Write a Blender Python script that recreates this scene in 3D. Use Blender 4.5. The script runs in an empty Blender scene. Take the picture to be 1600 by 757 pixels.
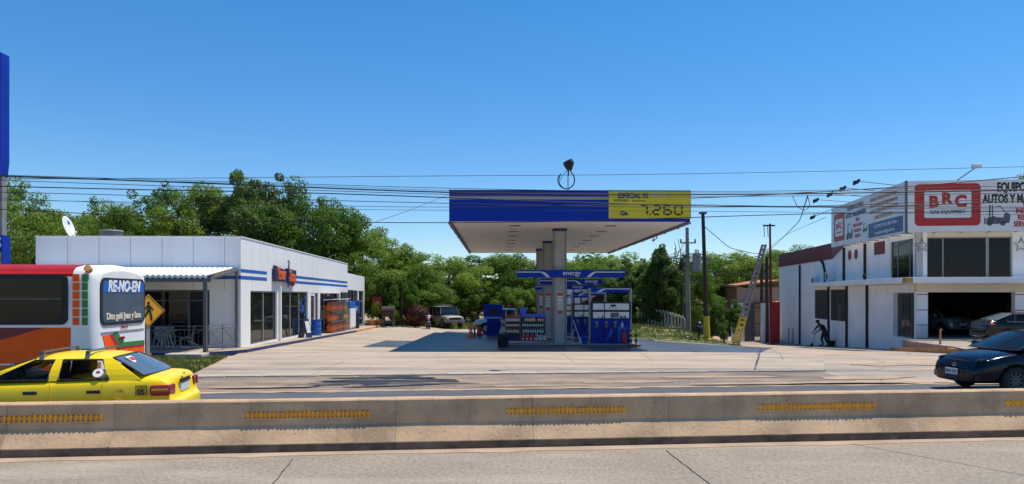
import bpy, math, random
import numpy as np
from mathutils import Vector, Matrix
R = math.radians
rnd = random.Random(7)
S = bpy.context.scene
C = S.collection
# ---------------------------------------------------------------- camera, sky, sun
F = 1150.0; H = 2.25
cam = bpy.data.cameras.new('camera'); camo = bpy.data.objects.new('camera', cam); C.objects.link(camo)
camo.location = (0, 0, H); camo.rotation_euler = (R(90), 0, 0)
cam.sensor_width = 36; cam.lens = F/1600*36; cam.shift_y = 82.5/1600; cam.clip_end = 3000; cam.clip_start = 0.1
S.camera = camo
SUNV = Vector((1.9, 0.8, 5.3)).normalized()
world = bpy.data.worlds.new('World'); S.world = world; world.use_nodes = True
wn = world.node_tree; wn.nodes.clear()
sky = wn.nodes.new('ShaderNodeTexSky'); sky.sky_type = 'NISHITA'; sky.sun_disc = False
sky.sun_elevation = math.asin(SUNV.z); sky.sun_rotation = math.atan2(SUNV.x, SUNV.y)
sky.air_density = 1.0; sky.dust_density = 0.0; sky.ozone_density = 3.0; sky.altitude = 100
bg = wn.nodes.new('ShaderNodeBackground'); bg.inputs[1].default_value = 0.115
wo = wn.nodes.new('ShaderNodeOutputWorld')
hs = wn.nodes.new('ShaderNodeHueSaturation'); hs.inputs['Saturation'].default_value = 1.35; wn.links.new(sky.outputs[0], hs.inputs['Color'])
tcw = wn.nodes.new('ShaderNodeTexCoord'); sx = wn.nodes.new('ShaderNodeSeparateXYZ'); wn.links.new(tcw.outputs['Generated'], sx.inputs[0])
hr = wn.nodes.new('ShaderNodeValToRGB'); hr.color_ramp.elements[0].position = 0.0; hr.color_ramp.elements[0].color = (.66,.73,.86,1); hr.color_ramp.elements[1].position = .34; hr.color_ramp.elements[1].color = (.93,.95,.95,1)
wn.links.new(sx.outputs['Z'], hr.inputs[0]); mm_ = wn.nodes.new('ShaderNodeMix'); mm_.data_type = 'RGBA'; mm_.blend_type = 'MULTIPLY'; mm_.inputs[0].default_value = 1
wn.links.new(hs.outputs[0], mm_.inputs[6]); wn.links.new(hr.outputs[0], mm_.inputs[7]); wn.links.new(mm_.outputs[2], bg.inputs[0]); wn.links.new(bg.outputs[0], wo.inputs[0])
sl = bpy.data.lights.new('sun', 'SUN'); sl.energy = 3.8; sl.angle = R(0.53); sl.color = (1.0, 0.925, 0.80)
so = bpy.data.objects.new('sun', sl); C.objects.link(so); so.rotation_euler = (-SUNV).to_track_quat('-Z', 'Y').to_euler()
so.location = (30, 20, 60)
S.view_settings.view_transform = 'Standard'; S.view_settings.look = 'None'; S.view_settings.gamma = 1
S.view_settings.use_curve_mapping = False; S.view_settings.exposure = 0.48

# ---------------------------------------------------------------- helpers
def PX(px, Y): return (px-800)/F*Y
def PZ(py, Y): return H+(461-py)/F*Y
def tag(o, label=None, cat=None, group=None, kind=None):
    if label: o['label'] = label
    if cat: o['category'] = cat
    if group: o['group'] = group
    if kind: o['kind'] = kind
    return o
def thing(name, label, cat, loc=(0,0,0), rz=0, group=None):
    o = bpy.data.objects.new(name, None); C.objects.link(o); o.empty_display_size = .3
    o.location = loc; o.rotation_euler = (0, 0, rz); return tag(o, label, cat, group)
def copy_tree(o, parent=None):
    c = o.copy(); C.objects.link(c); c.parent = parent
    for ch in list(o.children): copy_tree(ch, c)
    return c
class MB:
    def __init__(s): s.v = []; s.f = []; s.m = []; s.sm = []
    def add(s, vs, fs, m=0, sm=False):
        b = len(s.v); s.v += [tuple(v) for v in vs]
        for f in fs: s.f.append(tuple(i+b for i in f)); s.m.append(m); s.sm.append(sm)
        return s
    def box(s, x0, x1, y0, y1, z0, z1, m=0):
        return s.add([(x0,y0,z0),(x1,y0,z0),(x1,y1,z0),(x0,y1,z0),(x0,y0,z1),(x1,y0,z1),(x1,y1,z1),(x0,y1,z1)],
            [(0,3,2,1),(4,5,6,7),(0,1,5,4),(1,2,6,5),(2,3,7,6),(3,0,4,7)], m)
    def obox(s, c, size, M=None, m=0):
        hx, hy, hz = [a/2 for a in size]; M = M or Matrix.Identity(3); c = Vector(c)
        pts = [c+M@Vector(p) for p in [(-hx,-hy,-hz),(hx,-hy,-hz),(hx,hy,-hz),(-hx,hy,-hz),(-hx,-hy,hz),(hx,-hy,hz),(hx,hy,hz),(-hx,hy,hz)]]
        return s.add(pts, [(0,3,2,1),(4,5,6,7),(0,1,5,4),(1,2,6,5),(2,3,7,6),(3,0,4,7)], m)
    def poly(s, pts, m=0): return s.add(pts, [tuple(range(len(pts)))], m)
    def slab(s, pts, vec, m=0):      # extrude polygon pts by vec
        n = len(pts); vec = Vector(vec); p2 = [Vector(p)+vec for p in pts]
        return s.add(list(pts)+p2, [tuple(range(n))[::-1], tuple(range(n, 2*n))]+[(i,(i+1)%n,n+(i+1)%n,n+i) for i in range(n)], m)
    def tube(s, pts, r, n=8, m=0, cap=True, sm=True):
        pts = [Vector(p) for p in pts]; k = len(pts); rs = r if isinstance(r, (list,tuple)) else [r]*k
        vs = []; up = None
        for i, p in enumerate(pts):
            t = (pts[min(i+1,k-1)]-pts[max(i-1,0)]).normalized()
            if up is None: up = Vector((0,0,1)) if abs(t.z) < .9 else Vector((1,0,0))
            a = t.cross(up).normalized(); b = a.cross(t).normalized(); up = b
            for j in range(n):
                an = 2*math.pi*j/n; vs.append(p+a*math.cos(an)*rs[i]+b*math.sin(an)*rs[i])
        fs = [(i*n+j, i*n+(j+1)%n, (i+1)*n+(j+1)%n, (i+1)*n+j) for i in range(k-1) for j in range(n)]
        s.add(vs, fs, m, sm)
        if cap: s.add(vs[:n], [tuple(range(n))[::-1]], m); s.add(vs[-n:], [tuple(range(n))], m)
        return s
    def cyl(s, p0, p1, r0, r1=None, n=16, m=0, cap=True): return s.tube([p0, p1], [r0, r0 if r1 is None else r1], n, m, cap)
    def lathe(s, prof, c=(0,0,0), n=20, m=0, M=None):
        M = M or Matrix.Identity(3); c = Vector(c)
        vs = [c+M@Vector((r*math.cos(2*math.pi*j/n), r*math.sin(2*math.pi*j/n), z)) for r, z in prof for j in range(n)]
        k = len(prof)
        return s.add(vs, [(i*n+j, i*n+(j+1)%n, (i+1)*n+(j+1)%n, (i+1)*n+j) for i in range(k-1) for j in range(n)], m, True)
    def ball(s, c, r, n=12, m=0, sz=(1,1,1)):
        c = Vector(c); rows = n//2; vs = []
        for i in range(rows+1):
            a = math.pi*i/rows
            for j in range(n):
                b = 2*math.pi*j/n; vs.append(c+Vector((r*sz[0]*math.sin(a)*math.cos(b), r*sz[1]*math.sin(a)*math.sin(b), r*sz[2]*math.cos(a))))
        return s.add(vs, [(i*n+j, (i+1)*n+j, (i+1)*n+(j+1)%n, i*n+(j+1)%n) for i in range(rows) for j in range(n)], m, True)
    def grid(s, fn, nu, nv, m=0, sm=False, flip=False):
        vs = [fn(i/nu, j/nv) for j in range(nv+1) for i in range(nu+1)]; w = nu+1
        fs = [(j*w+i, j*w+i+1, (j+1)*w+i+1, (j+1)*w+i) for j in range(nv) for i in range(nu)]
        if flip: fs = [f[::-1] for f in fs]
        return s.add(vs, fs, m, sm)
    def build(s, name, mats, parent=None, bevel=0, loc=None, sub=0, segs=2):
        me = bpy.data.meshes.new(name); me.from_pydata(s.v, [], s.f)
        for mm in (mats if isinstance(mats, (list,tuple)) else [mats]): me.materials.append(mm)
        me.polygons.foreach_set('material_index', s.m); me.polygons.foreach_set('use_smooth', s.sm); me.update()
        o = bpy.data.objects.new(name, me); C.objects.link(o)
        if parent: o.parent = parent
        if loc: o.location = loc
        if bevel:
            b = o.modifiers.new('bevel', 'BEVEL'); b.width = bevel; b.segments = segs; b.limit_method = 'ANGLE'; b.angle_limit = R(40)
        if sub:
            b = o.modifiers.new('sub', 'SUBSURF'); b.levels = sub; b.render_levels = sub
        return o
def rot(ax, d): return Matrix.Rotation(R(d), 3, ax)
def text(name, s, mat, parent, loc, size, rz=0, rx=90, bold=0.0, ext=.004, shear=0, xs=1, align='CENTER', label=None):
    cu = bpy.data.curves.new(name, 'FONT'); cu.body = s; cu.size = size; cu.extrude = ext; cu.offset = bold; cu.shear = shear
    cu.align_x = align; cu.align_y = 'CENTER'; cu.resolution_u = 3
    t = bpy.data.objects.new(name, cu); me = bpy.data.meshes.new_from_object(t); me.name = name
    bpy.data.objects.remove(t)
    for v in me.vertices: v.co.x *= xs
    me.materials.clear(); me.materials.append(mat)
    o = bpy.data.objects.new(name, me); C.objects.link(o); o.parent = parent; o.location = loc; o.rotation_euler = (R(rx), 0, rz)
    if label: o['label'] = label
    return o

# ---------------------------------------------------------------- materials
def mat(name, col, rough=.6, metal=0, var=.12, scale=3., bump=0., bscale=40., spec=.5, col2=None, stretch=(1,1,1), coat=0, lo=.35, hi=.65, detail=6, emit=None):
    m = bpy.data.materials.new(name); m.use_nodes = True; nt = m.node_tree; n = nt.nodes; L = nt.links
    b = n['Principled BSDF']; b.inputs['Roughness'].default_value = rough; b.inputs['Metallic'].default_value = metal
    b.inputs['Specular IOR Level'].default_value = spec; b.inputs['Coat Weight'].default_value = coat
    tc = n.new('ShaderNodeTexCoord'); mp = n.new('ShaderNodeMapping'); mp.inputs['Scale'].default_value = stretch
    L.new(tc.outputs['Object'], mp.inputs[0])
    if var > 0 or col2:
        no = n.new('ShaderNodeTexNoise'); no.inputs['Scale'].default_value = scale; no.inputs['Detail'].default_value = detail
        L.new(mp.outputs[0], no.inputs['Vector'])
        cr = n.new('ShaderNodeValToRGB'); cr.color_ramp.elements[0].position = lo; cr.color_ramp.elements[1].position = hi
        c2 = col2 or tuple(c*(1+var) for c in col); c1 = col if col2 else tuple(c*(1-var) for c in col)
        cr.color_ramp.elements[0].color = (*c1, 1); cr.color_ramp.elements[1].color = (*c2, 1)
        L.new(no.outputs['Fac'], cr.inputs[0]); L.new(cr.outputs[0], b.inputs['Base Color'])
        m['ramp'] = cr.name
    else: b.inputs['Base Color'].default_value = (*col, 1)
    if bump:
        nb = n.new('ShaderNodeTexNoise'); nb.inputs['Scale'].default_value = bscale; nb.inputs['Detail'].default_value = 4
        L.new(mp.outputs[0], nb.inputs['Vector'])
        bp = n.new('ShaderNodeBump'); bp.inputs['Strength'].default_value = bump; bp.inputs['Distance'].default_value = .02
        L.new(nb.outputs['Fac'], bp.inputs['Height']); L.new(bp.outputs[0], b.inputs['Normal'])
    if emit: b.inputs['Emission Color'].default_value = (*emit[0], 1); b.inputs['Emission Strength'].default_value = emit[1]
    return m
def mixin(m, fac_fn, col):
    """mix another colour over the base colour by a mask made by fac_fn(nodes, links, texcoord)->socket"""
    nt = m.node_tree; n = nt.nodes; L = nt.links; b = n['Principled BSDF']
    tc = [x for x in n if x.type == 'TEX_COORD'][0]
    mx = n.new('ShaderNodeMix'); mx.data_type = 'RGBA'
    src = b.inputs['Base Color']
    if src.is_linked: L.new(src.links[0].from_socket, mx.inputs[6])
    else: mx.inputs[6].default_value = src.default_value
    mx.inputs[7].default_value = (*col, 1); L.new(fac_fn(n, L, tc), mx.inputs[0]); L.new(mx.outputs[2], b.inputs['Base Color'])
    return m
def noise_mask(scale, lo, hi, stretch=(1,1,1), detail=5, amt=1., off=(0,0,0)):
    def f(n, L, tc):
        mp = n.new('ShaderNodeMapping'); mp.inputs['Scale'].default_value = stretch; mp.inputs['Location'].default_value = off
        L.new(tc.outputs['Object'], mp.inputs[0])
        no = n.new('ShaderNodeTexNoise'); no.inputs['Scale'].default_value = scale; no.inputs['Detail'].default_value = detail
        L.new(mp.outputs[0], no.inputs['Vector'])
        mr = n.new('ShaderNodeMapRange'); mr.inputs[1].default_value = lo; mr.inputs[2].default_value = hi; mr.inputs[4].default_value = amt
        L.new(no.outputs['Fac'], mr.inputs[0]); return mr.outputs[0]
    return f
def vor_mask(scale, thr, stretch=(1,1,1), amt=1., edge=False):
    def f(n, L, tc):
        mp = n.new('ShaderNodeMapping'); mp.inputs['Scale'].default_value = stretch; L.new(tc.outputs['Object'], mp.inputs[0])
        vo = n.new('ShaderNodeTexVoronoi'); vo.inputs['Scale'].default_value = scale
        if edge: vo.feature = 'DISTANCE_TO_EDGE'
        L.new(mp.outputs[0], vo.inputs['Vector'])
        mr = n.new('ShaderNodeMapRange'); mr.inputs[1].default_value = thr; mr.inputs[2].default_value = thr*.6
        mr.inputs[3].default_value = 0; mr.inputs[4].default_value = amt; L.new(vo.outputs['Distance'], mr.inputs[0]); return mr.outputs[0]
    return f
def brick_mask(w, h, mortar, rz=0, amt=1., offset=.5):
    def f(n, L, tc):
        mp = n.new('ShaderNodeMapping'); mp.inputs['Rotation'].default_value = (0, 0, rz); L.new(tc.outputs['Object'], mp.inputs[0])
        br = n.new('ShaderNodeTexBrick'); br.inputs['Scale'].default_value = 1; br.inputs['Brick Width'].default_value = w; br.inputs['Row Height'].default_value = h
        br.inputs['Mortar Size'].default_value = mortar; br.inputs['Mortar Smooth'].default_value = .3; br.offset = offset
        L.new(mp.outputs[0], br.inputs['Vector'])
        mr = n.new('ShaderNodeMath'); mr.operation = 'MULTIPLY'; mr.inputs[1].default_value = amt; L.new(br.outputs['Fac'], mr.inputs[0]); return mr.outputs[0]
    return f
def wave_mask(scale, rz=0, amt=1., axis='X', dist=.5):
    def f(n, L, tc):
        mp = n.new('ShaderNodeMapping'); mp.inputs['Rotation'].default_value = (0,0,rz); L.new(tc.outputs['Object'], mp.inputs[0])
        w = n.new('ShaderNodeTexWave'); w.bands_direction = axis; w.inputs['Scale'].default_value = scale; w.inputs['Distortion'].default_value = dist
        w.inputs['Detail Scale'].default_value = 2.
        L.new(mp.outputs[0], w.inputs['Vector'])
        mr = n.new('ShaderNodeMath'); mr.operation = 'MULTIPLY'; mr.inputs[1].default_value = amt; L.new(w.outputs['Fac'], mr.inputs[0]); return mr.outputs[0]
    return f
def glassmat(name, tint=(.03,.04,.05), trans=.45, rough=.03, refl=1.):
    m = bpy.data.materials.new(name); m.use_nodes = True; nt = m.node_tree; n = nt.nodes; L = nt.links
    b = n['Principled BSDF']; b.inputs['Base Color'].default_value = (*tint, 1); b.inputs['Roughness'].default_value = rough
    b.inputs['Specular IOR Level'].default_value = refl
    t = n.new('ShaderNodeBsdfTransparent'); t.inputs[0].default_value = (.75, .82, .85, 1)
    mx = n.new('ShaderNodeMixShader')
    fr = n.new('ShaderNodeFresnel'); fr.inputs[0].default_value = 1.5
    mr = n.new('ShaderNodeMapRange'); mr.inputs[1].default_value = 0; mr.inputs[2].default_value = .6; mr.inputs[3].default_value = trans; mr.inputs[4].default_value = 0
    L.new(fr.outputs[0], mr.inputs[0]); L.new(mr.outputs[0], mx.inputs[0]); L.new(b.outputs[0], mx.inputs[1]); L.new(t.outputs[0], mx.inputs[2])
    L.new(mx.outputs[0], n['Material Output'].inputs[0]); return m
M = {}
M['white'] = mat('white_paint', (.78,.78,.77), .5, var=.05, scale=1.5)
M['whitew'] = mixin(mat('white_render', (.86,.845,.82), .8, var=.05, scale=.7, bump=.2, bscale=14), noise_mask(1.6, .58, .8, (1,1,.25), amt=.18), (.42,.38,.33))
M['cream'] = mixin(mat('cream_render', (.70,.62,.47), .8, var=.05, scale=.8), noise_mask(1.4, .6, .85, (1,1,.3), amt=.3), (.42,.36,.28))
M['panel'] = mixin(mat('white_cladding', (.82,.83,.84), .42, var=.03, scale=.4, spec=.4), noise_mask(1.1, .55, .85, (3,3,.12), amt=.25), (.45,.45,.45))
M['blue'] = mat('blue_panel', (.002,.032,.33), .65, spec=.2, var=.06, scale=.8)
M['bluestripe'] = mat('blue_stripe', (.01,.11,.45), .5, var=.05)
M['bluedark'] = mat('dark_blue_paint', (.01,.025,.11), .5, var=.15)
M['bluebright'] = mat('bright_blue_plastic', (.01,.07,.5), .4, var=.08)
M['grey'] = mat('grey_paint', (.22,.22,.22), .5, var=.1)
M['greylt'] = mat('light_grey_paint', (.30,.295,.28), .5, var=.08)
M['swoosh'] = mat('pale_grey_stripe', (.55,.58,.62), .5, var=.03)
M['frame'] = mat('dark_grey_frame', (.10,.105,.11), .45, var=.1)
M['black'] = mat('black_rubber', (.015,.015,.016), .7, var=.15, scale=10)
M['blackgl'] = mat('black_gloss', (.01,.01,.012), .2, var=.0)
M['dark'] = mat('dark_interior', (.02,.02,.022), .9, var=.1)
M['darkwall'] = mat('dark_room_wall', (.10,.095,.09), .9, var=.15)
M['yellow'] = mat('yellow_sign', (.62,.52,.004), .5, var=.06, scale=.9)
M['yelpaint'] = mat('yellow_paint', (.62,.44,.03), .6, var=.2, scale=5)
M['amber'] = mixin(mat('amber_reflector', (.80,.36,.012), .35, var=.15, scale=9), noise_mask(6, .55, .75, amt=.55), (.40,.20,.03))
M['orange'] = mat('orange_paint', (.95,.115,.008), .6, spec=.2, var=.08)
M['orangep'] = mat('orange_plastic', (.75,.12,.01), .45, var=.1)
M['red'] = mat('red_paint', (.42,.012,.012), .45, var=.08)
M['redsign'] = mat('red_sign', (.48,.022,.018), .5, var=.05)
M['maroon'] = mat('maroon_sheet', (.17,.012,.02), .5, var=.12, scale=2)
M['green'] = mat('green_paint', (.012,.20,.05), .4, var=.08)
M['taxi'] = mixin(mat('taxi_yellow', (.92,.66,.0), .35, var=.03, scale=1.5, coat=.2, spec=.5), noise_mask(2.2, .55, .8, (1,1,2), amt=.18), (.5,.38,.05))
M['carblack'] = mat('black_car_paint', (.002,.003,.012), .15, var=0, coat=.12, spec=.3)
M['carnavy'] = mat('dark_car_paint', (.005,.006,.010), .2, var=0, coat=.3, spec=.3)
M['silver'] = mat('silver_car_paint', (.38,.39,.40), .3, metal=.5, var=.03, coat=.6)
M['suv'] = mixin(mat('olive_suv_paint', (.26,.24,.18), .4, var=.1, coat=.3), noise_mask(2, .5, .7, amt=.5), (.40,.37,.31))
M['chrome'] = mat('chrome', (.6,.6,.62), .15, metal=1, var=0)
M['alloy'] = mat('alloy_wheel', (.45,.45,.46), .3, metal=.8, var=.05)
M['tyre'] = mat('tyre', (.018,.018,.018), .85, var=.2, scale=8)
M['taillight'] = mat('red_lens', (.28,.006,.008), .15, var=0, coat=1)
M['headlight'] = mat('clear_lens', (.5,.52,.55), .08, var=0, coat=1)
M['plate'] = mat('number_plate', (.62,.64,.68), .5, var=.03)
M['glass'] = glassmat('shop_glass', (.02,.025,.03), .55)
M['glassd'] = glassmat('dark_glass', (.006,.008,.014), .25, refl=.3)
M['glasst'] = glassmat('tinted_car_glass', (.015,.02,.035), .6)
M['glassblue'] = glassmat('rear_window_glass', (.09,.13,.17), .05, refl=.9)
M['wood'] = mat('weathered_wood', (.085,.055,.04), .85, var=.3, scale=3, stretch=(6,6,.4), bump=.4)
M['woodg'] = mat('grey_wood_pole', (.28,.25,.22), .85, var=.2, scale=3, stretch=(6,6,.5), bump=.3)
M['rust'] = mat('rusty_steel', (.05,.028,.022), .8, var=.3, scale=6)
M['brick'] = mixin(mat('brick', (.26,.11,.07), .85, var=.2, scale=4), brick_mask(.25,.08,.012, amt=.6), (.4,.34,.28))
M['tile'] = mat('terracotta_tile', (.50,.20,.09), .8, var=.25, scale=2.5)
M['terra'] = mat('terracotta_paint', (.52,.24,.09), .75, var=.15, scale=3)
M['tin'] = mat('galvanised_sheet', (.42,.43,.44), .4, metal=.4, var=.12, scale=2)
M['whitetin'] = mat('white_corrugated_sheet', (.78,.78,.78), .45, var=.06)
M['ceil'] = mixin(mat('canopy_ceiling', (.92,.86,.78), .55, var=.03, scale=.4), brick_mask(60, .42, .012, rz=0, amt=.25), (.40,.36,.32))
M['skin'] = mat('dark_skin', (.09,.045,.03), .6, var=.05)
M['cloth'] = mat('dark_navy_cloth', (.012,.015,.028), .85, var=.15)
M['wire'] = mat('black_cable', (.012,.012,.014), .6, var=0)
M['paper'] = mat('paper_notice', (.6,.6,.58), .7, var=.06)
M['plasticw'] = mat('white_plastic', (.7,.7,.68), .45, var=.05)
M['bag'] = mat('black_bin_bag', (.012,.012,.013), .35, var=0, bump=.6, bscale=9)
# barrier concrete: warm, stained and pitted
M['barrier'] = mat('barrier_concrete', (.49,.325,.19), .85, var=.22, scale=1.3, bump=.35, bscale=18, detail=8)
mixin(M['barrier'], noise_mask(.9, .5, .72, (1,1,2.4), amt=.55), (.27,.18,.11))
mixin(M['barrier'], noise_mask(3.2, .6, .7, (1,1,.4), amt=.4, off=(5,3,1)), (.62,.50,.38))
mixin(M['barrier'], noise_mask(2.6, .56, .74, (3,1,.25), amt=.28, off=(2,8,3)), (.22,.16,.10))
mixin(M['barrier'], vor_mask(9, .11, amt=.8), (.06,.05,.04))
mixin(M['barrier'], vor_mask(16, .11, amt=.7), (.14,.11,.09))
mixin(M['barrier'], vor_mask(34, .12, amt=.5), (.2,.15,.11))
mixin(M['barrier'], noise_mask(30, .55, .7, amt=.3), (.62,.52,.40))
M['base_shade'] = mixin(mat('barrier_base_shade_dirt', (.12,.085,.06), .85, var=.3, scale=4, bump=.3), noise_mask(3, .55, .7, (1,1,1), amt=.6), (.24,.18,.13))  # barrier foot: shade at the base painted into the colour, along with dirt
# near carriageway: ribbed concrete
M['roadc'] = mat('ribbed_concrete_road', (.31,.258,.2), .9, var=.10, scale=.8, bump=.3, bscale=45, detail=9)
mixin(M['roadc'], noise_mask(20, .47, .62, (1,.6,1), amt=.6), (.17,.14,.11))
mixin(M['roadc'], noise_mask(24, .55, .65, (1,.7,1), amt=.5, off=(3,1,0)), (.50,.42,.33))
mixin(M['roadc'], wave_mask(17, rz=.09, amt=.34, dist=1.4), (.17,.14,.115))
mixin(M['roadc'], noise_mask(.7, .52, .7, (.4,1.5,1), amt=.4), (.50,.42,.34))
M['asphalt'] = mat('asphalt', (.078,.083,.092), .85, var=.15, scale=1.2, bump=.2, bscale=60, stretch=(.3,1,1))
mixin(M['asphalt'], noise_mask(9, .5, .65, (.4,1,1), amt=.4), (.15,.15,.155))
mixin(M['asphalt'], noise_mask(.5, .6, .75, (.3,2,1), amt=.3), (.34,.27,.20))
M['fore'] = mat('forecourt_concrete', (.42,.34,.255), .85, var=.12, scale=.7, stretch=(.35,1.4,1), detail=8, bump=.1, bscale=30)
mixin(M['fore'], noise_mask(1.3, .48, .62, (.12,1.6,1), amt=.65), (.25,.2,.15))
mixin(M['fore'], noise_mask(.9, .53, .66, (.6,1.,1), amt=.35, off=(7,2,0)), (.52,.44,.34))
mixin(M['fore'], noise_mask(7, .56, .7, (.25,1,1), amt=.5), (.30,.25,.2))
mixin(M['fore'], noise_mask(.5, .6, .72, (.5,1.2,1), amt=.5, off=(1,9,0)), (.20,.165,.13))
mixin(M['fore'], vor_mask(1.1, .07, (.7,1,1), amt=.35), (.14,.12,.10))
mixin(M['fore'], vor_mask(.28, .008, (.7,1,1), amt=.3, edge=True), (.16,.13,.10))
mixin(M['fore'], brick_mask(4.2, 3.4, .018, rz=-.1, amt=.45), (.20,.16,.13))
M['paver'] = mat('dusty_pavers', (.23,.18,.135), .9, var=.2, scale=1.1, bump=.3, bscale=30)
mixin(M['paver'], brick_mask(.42, .22, .02, rz=-.1, amt=.6), (.15,.12,.095))
mixin(M['paver'], noise_mask(.8, .5, .64, (.4,1.4,1), amt=.6), (.40,.29,.20))
mixin(M['paver'], noise_mask(.45, .56, .66, (.5,1.2,1), amt=.6, off=(4,4,0)), (.10,.08,.065))
mixin(M['paver'], noise_mask(3, .58, .7, (.5,1.4,1), amt=.4), (.14,.12,.10))
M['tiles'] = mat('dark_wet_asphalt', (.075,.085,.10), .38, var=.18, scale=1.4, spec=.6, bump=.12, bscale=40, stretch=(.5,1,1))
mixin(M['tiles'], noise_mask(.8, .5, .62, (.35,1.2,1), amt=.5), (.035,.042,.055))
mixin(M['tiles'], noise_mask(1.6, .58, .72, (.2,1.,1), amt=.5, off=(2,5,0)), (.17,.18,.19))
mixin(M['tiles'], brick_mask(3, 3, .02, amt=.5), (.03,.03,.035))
M['wet'] = mat('wet_pavers', (.036,.028,.026), .5, var=.4, scale=2.2, spec=.35, stretch=(.4,1.4,1), bump=.3, bscale=25)
mixin(M['wet'], noise_mask(2.4, .56, .64, (.3,1.5,1), amt=.8), (.20,.165,.135))
M['sand'] = mat('sand', (.38,.28,.20), .95, var=.15, scale=1.5, bump=.3, bscale=20)
M['dirt'] = mat('dirt', (.40,.28,.18), .95, var=.25, scale=.5, bump=.4, bscale=10)
mixin(M['dirt'], noise_mask(.35, .5, .6, amt=.8), (.13,.14,.05))
mixin(M['dirt'], noise_mask(3, .6, .68, amt=.5), (.22,.16,.10))
M['lane'] = mat('dusty_lane', (.34,.285,.23), .9, var=.14, scale=.8, stretch=(.4,1.2,1), bump=.2, bscale=30)
mixin(M['lane'], noise_mask(.35, .47, .62, (.5,1.3,1), amt=.85), (.52,.36,.23))
mixin(M['lane'], noise_mask(.8, .55, .66, (.4,1.8,1), amt=.6, off=(9,4,0)), (.24,.23,.22))
mixin(M['lane'], vor_mask(.5, .012, (.6,1,1), amt=.6, edge=True), (.12,.09,.07))
M['kerbc'] = mat('kerb_concrete', (.46,.42,.36), .85, var=.15, scale=3)
M['grassg'] = mixin(mat('verge_grass_ground', (.07,.11,.025), .95, var=.4, scale=1.5), noise_mask(1.1, .52, .64, amt=.9), (.34,.24,.14))
def leafmat(name, c1, c2):
    m = bpy.data.materials.new(name); m.use_nodes = True; nt = m.node_tree; n = nt.nodes; L = nt.links
    b = n['Principled BSDF']; b.inputs['Roughness'].default_value = .6; b.inputs['Specular IOR Level'].default_value = .3
    g = n.new('ShaderNodeNewGeometry'); tc = n.new('ShaderNodeTexCoord'); no = n.new('ShaderNodeTexNoise'); no.inputs['Scale'].default_value = .45
    oi = n.new('ShaderNodeObjectInfo')
    L.new(tc.outputs['Object'], no.inputs['Vector'])
    a = n.new('ShaderNodeMath'); a.operation = 'ADD'; L.new(g.outputs['Random Per Island'], a.inputs[0]); L.new(no.outputs['Fac'], a.inputs[1])
    a2 = n.new('ShaderNodeMath'); a2.operation = 'ADD'; L.new(a.outputs[0], a2.inputs[0]); L.new(oi.outputs['Random'], a2.inputs[1])
    mr = n.new('ShaderNodeMapRange'); mr.inputs[1].default_value = .7; mr.inputs[2].default_value = 2.2; L.new(a2.outputs[0], mr.inputs[0])
    mx = n.new('ShaderNodeMix'); mx.data_type = 'RGBA'; mx.inputs[6].default_value = (*c1, 1); mx.inputs[7].default_value = (*c2, 1)
    L.new(mr.outputs[0], mx.inputs[0]); L.new(mx.outputs[2], b.inputs['Base Color'])
    t = n.new('ShaderNodeBsdfTranslucent'); L.new(mx.outputs[2], t.inputs[0]); ms = n.new('ShaderNodeMixShader'); ms.inputs[0].default_value = .52
    L.new(b.outputs[0], ms.inputs[1]); L.new(t.outputs[0], ms.inputs[2]); L.new(ms.outputs[0], n['Material Output'].inputs[0]); return m
M['leaf'] = leafmat('leaves', (.05,.13,.013), (.23,.335,.045))
M['leafd'] = leafmat('dark_leaves', (.05,.11,.02), (.15,.24,.05))
M['grass'] = leafmat('grass_blades', (.06,.10,.015), (.22,.24,.06))
M['redleaf'] = leafmat('reddish_dry_leaves', (.08,.025,.015), (.17,.09,.05))

# ---------------------------------------------------------------- terrain
def gz(x, y):
    s = float(np.interp(x, [-9, -3, 6, 16], [.012, .022, .022, .056]))
    w = y-27; u = .5*(w+math.sqrt(w*w+6))
    if u > 33: u = 33+.2*(u-33)
    w0 = .5*(-27+math.sqrt(735)); return -s*max(0, u-w0)
def sheet(name, m, c, off, res=.6, kind='structure', hfn=None, jag=0, seed=1):
    """conforming ground sheet over the quad c[0..3] (x,y)"""
    c = [Vector(p) for p in c]
    nu = max(2, int(max((c[1]-c[0]).length, (c[2]-c[3]).length)/res)); nv = max(2, int(max((c[3]-c[0]).length, (c[2]-c[1]).length)/res))
    rr = random.Random(seed)
    j0 = [rr.uniform(-jag, jag) for _ in range(nu+1)]; j1 = [rr.uniform(-jag, jag) for _ in range(nu+1)]
    b = MB()
    def fn(u, v):
        p = (c[0]*(1-u)+c[1]*u)*(1-v)+(c[3]*(1-u)+c[2]*u)*v; i = round(u*nu)
        y = p.y+(j0[i]*(1-v)+j1[i]*v if jag and (v < .001 or v > .999) else 0)
        return (p.x, y, gz(p.x, y)+off+(hfn(p.x, y) if hfn else 0))
    b.grid(fn, nu, nv, 0, True); o = b.build(name, m); return tag(o, kind=kind)
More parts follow.
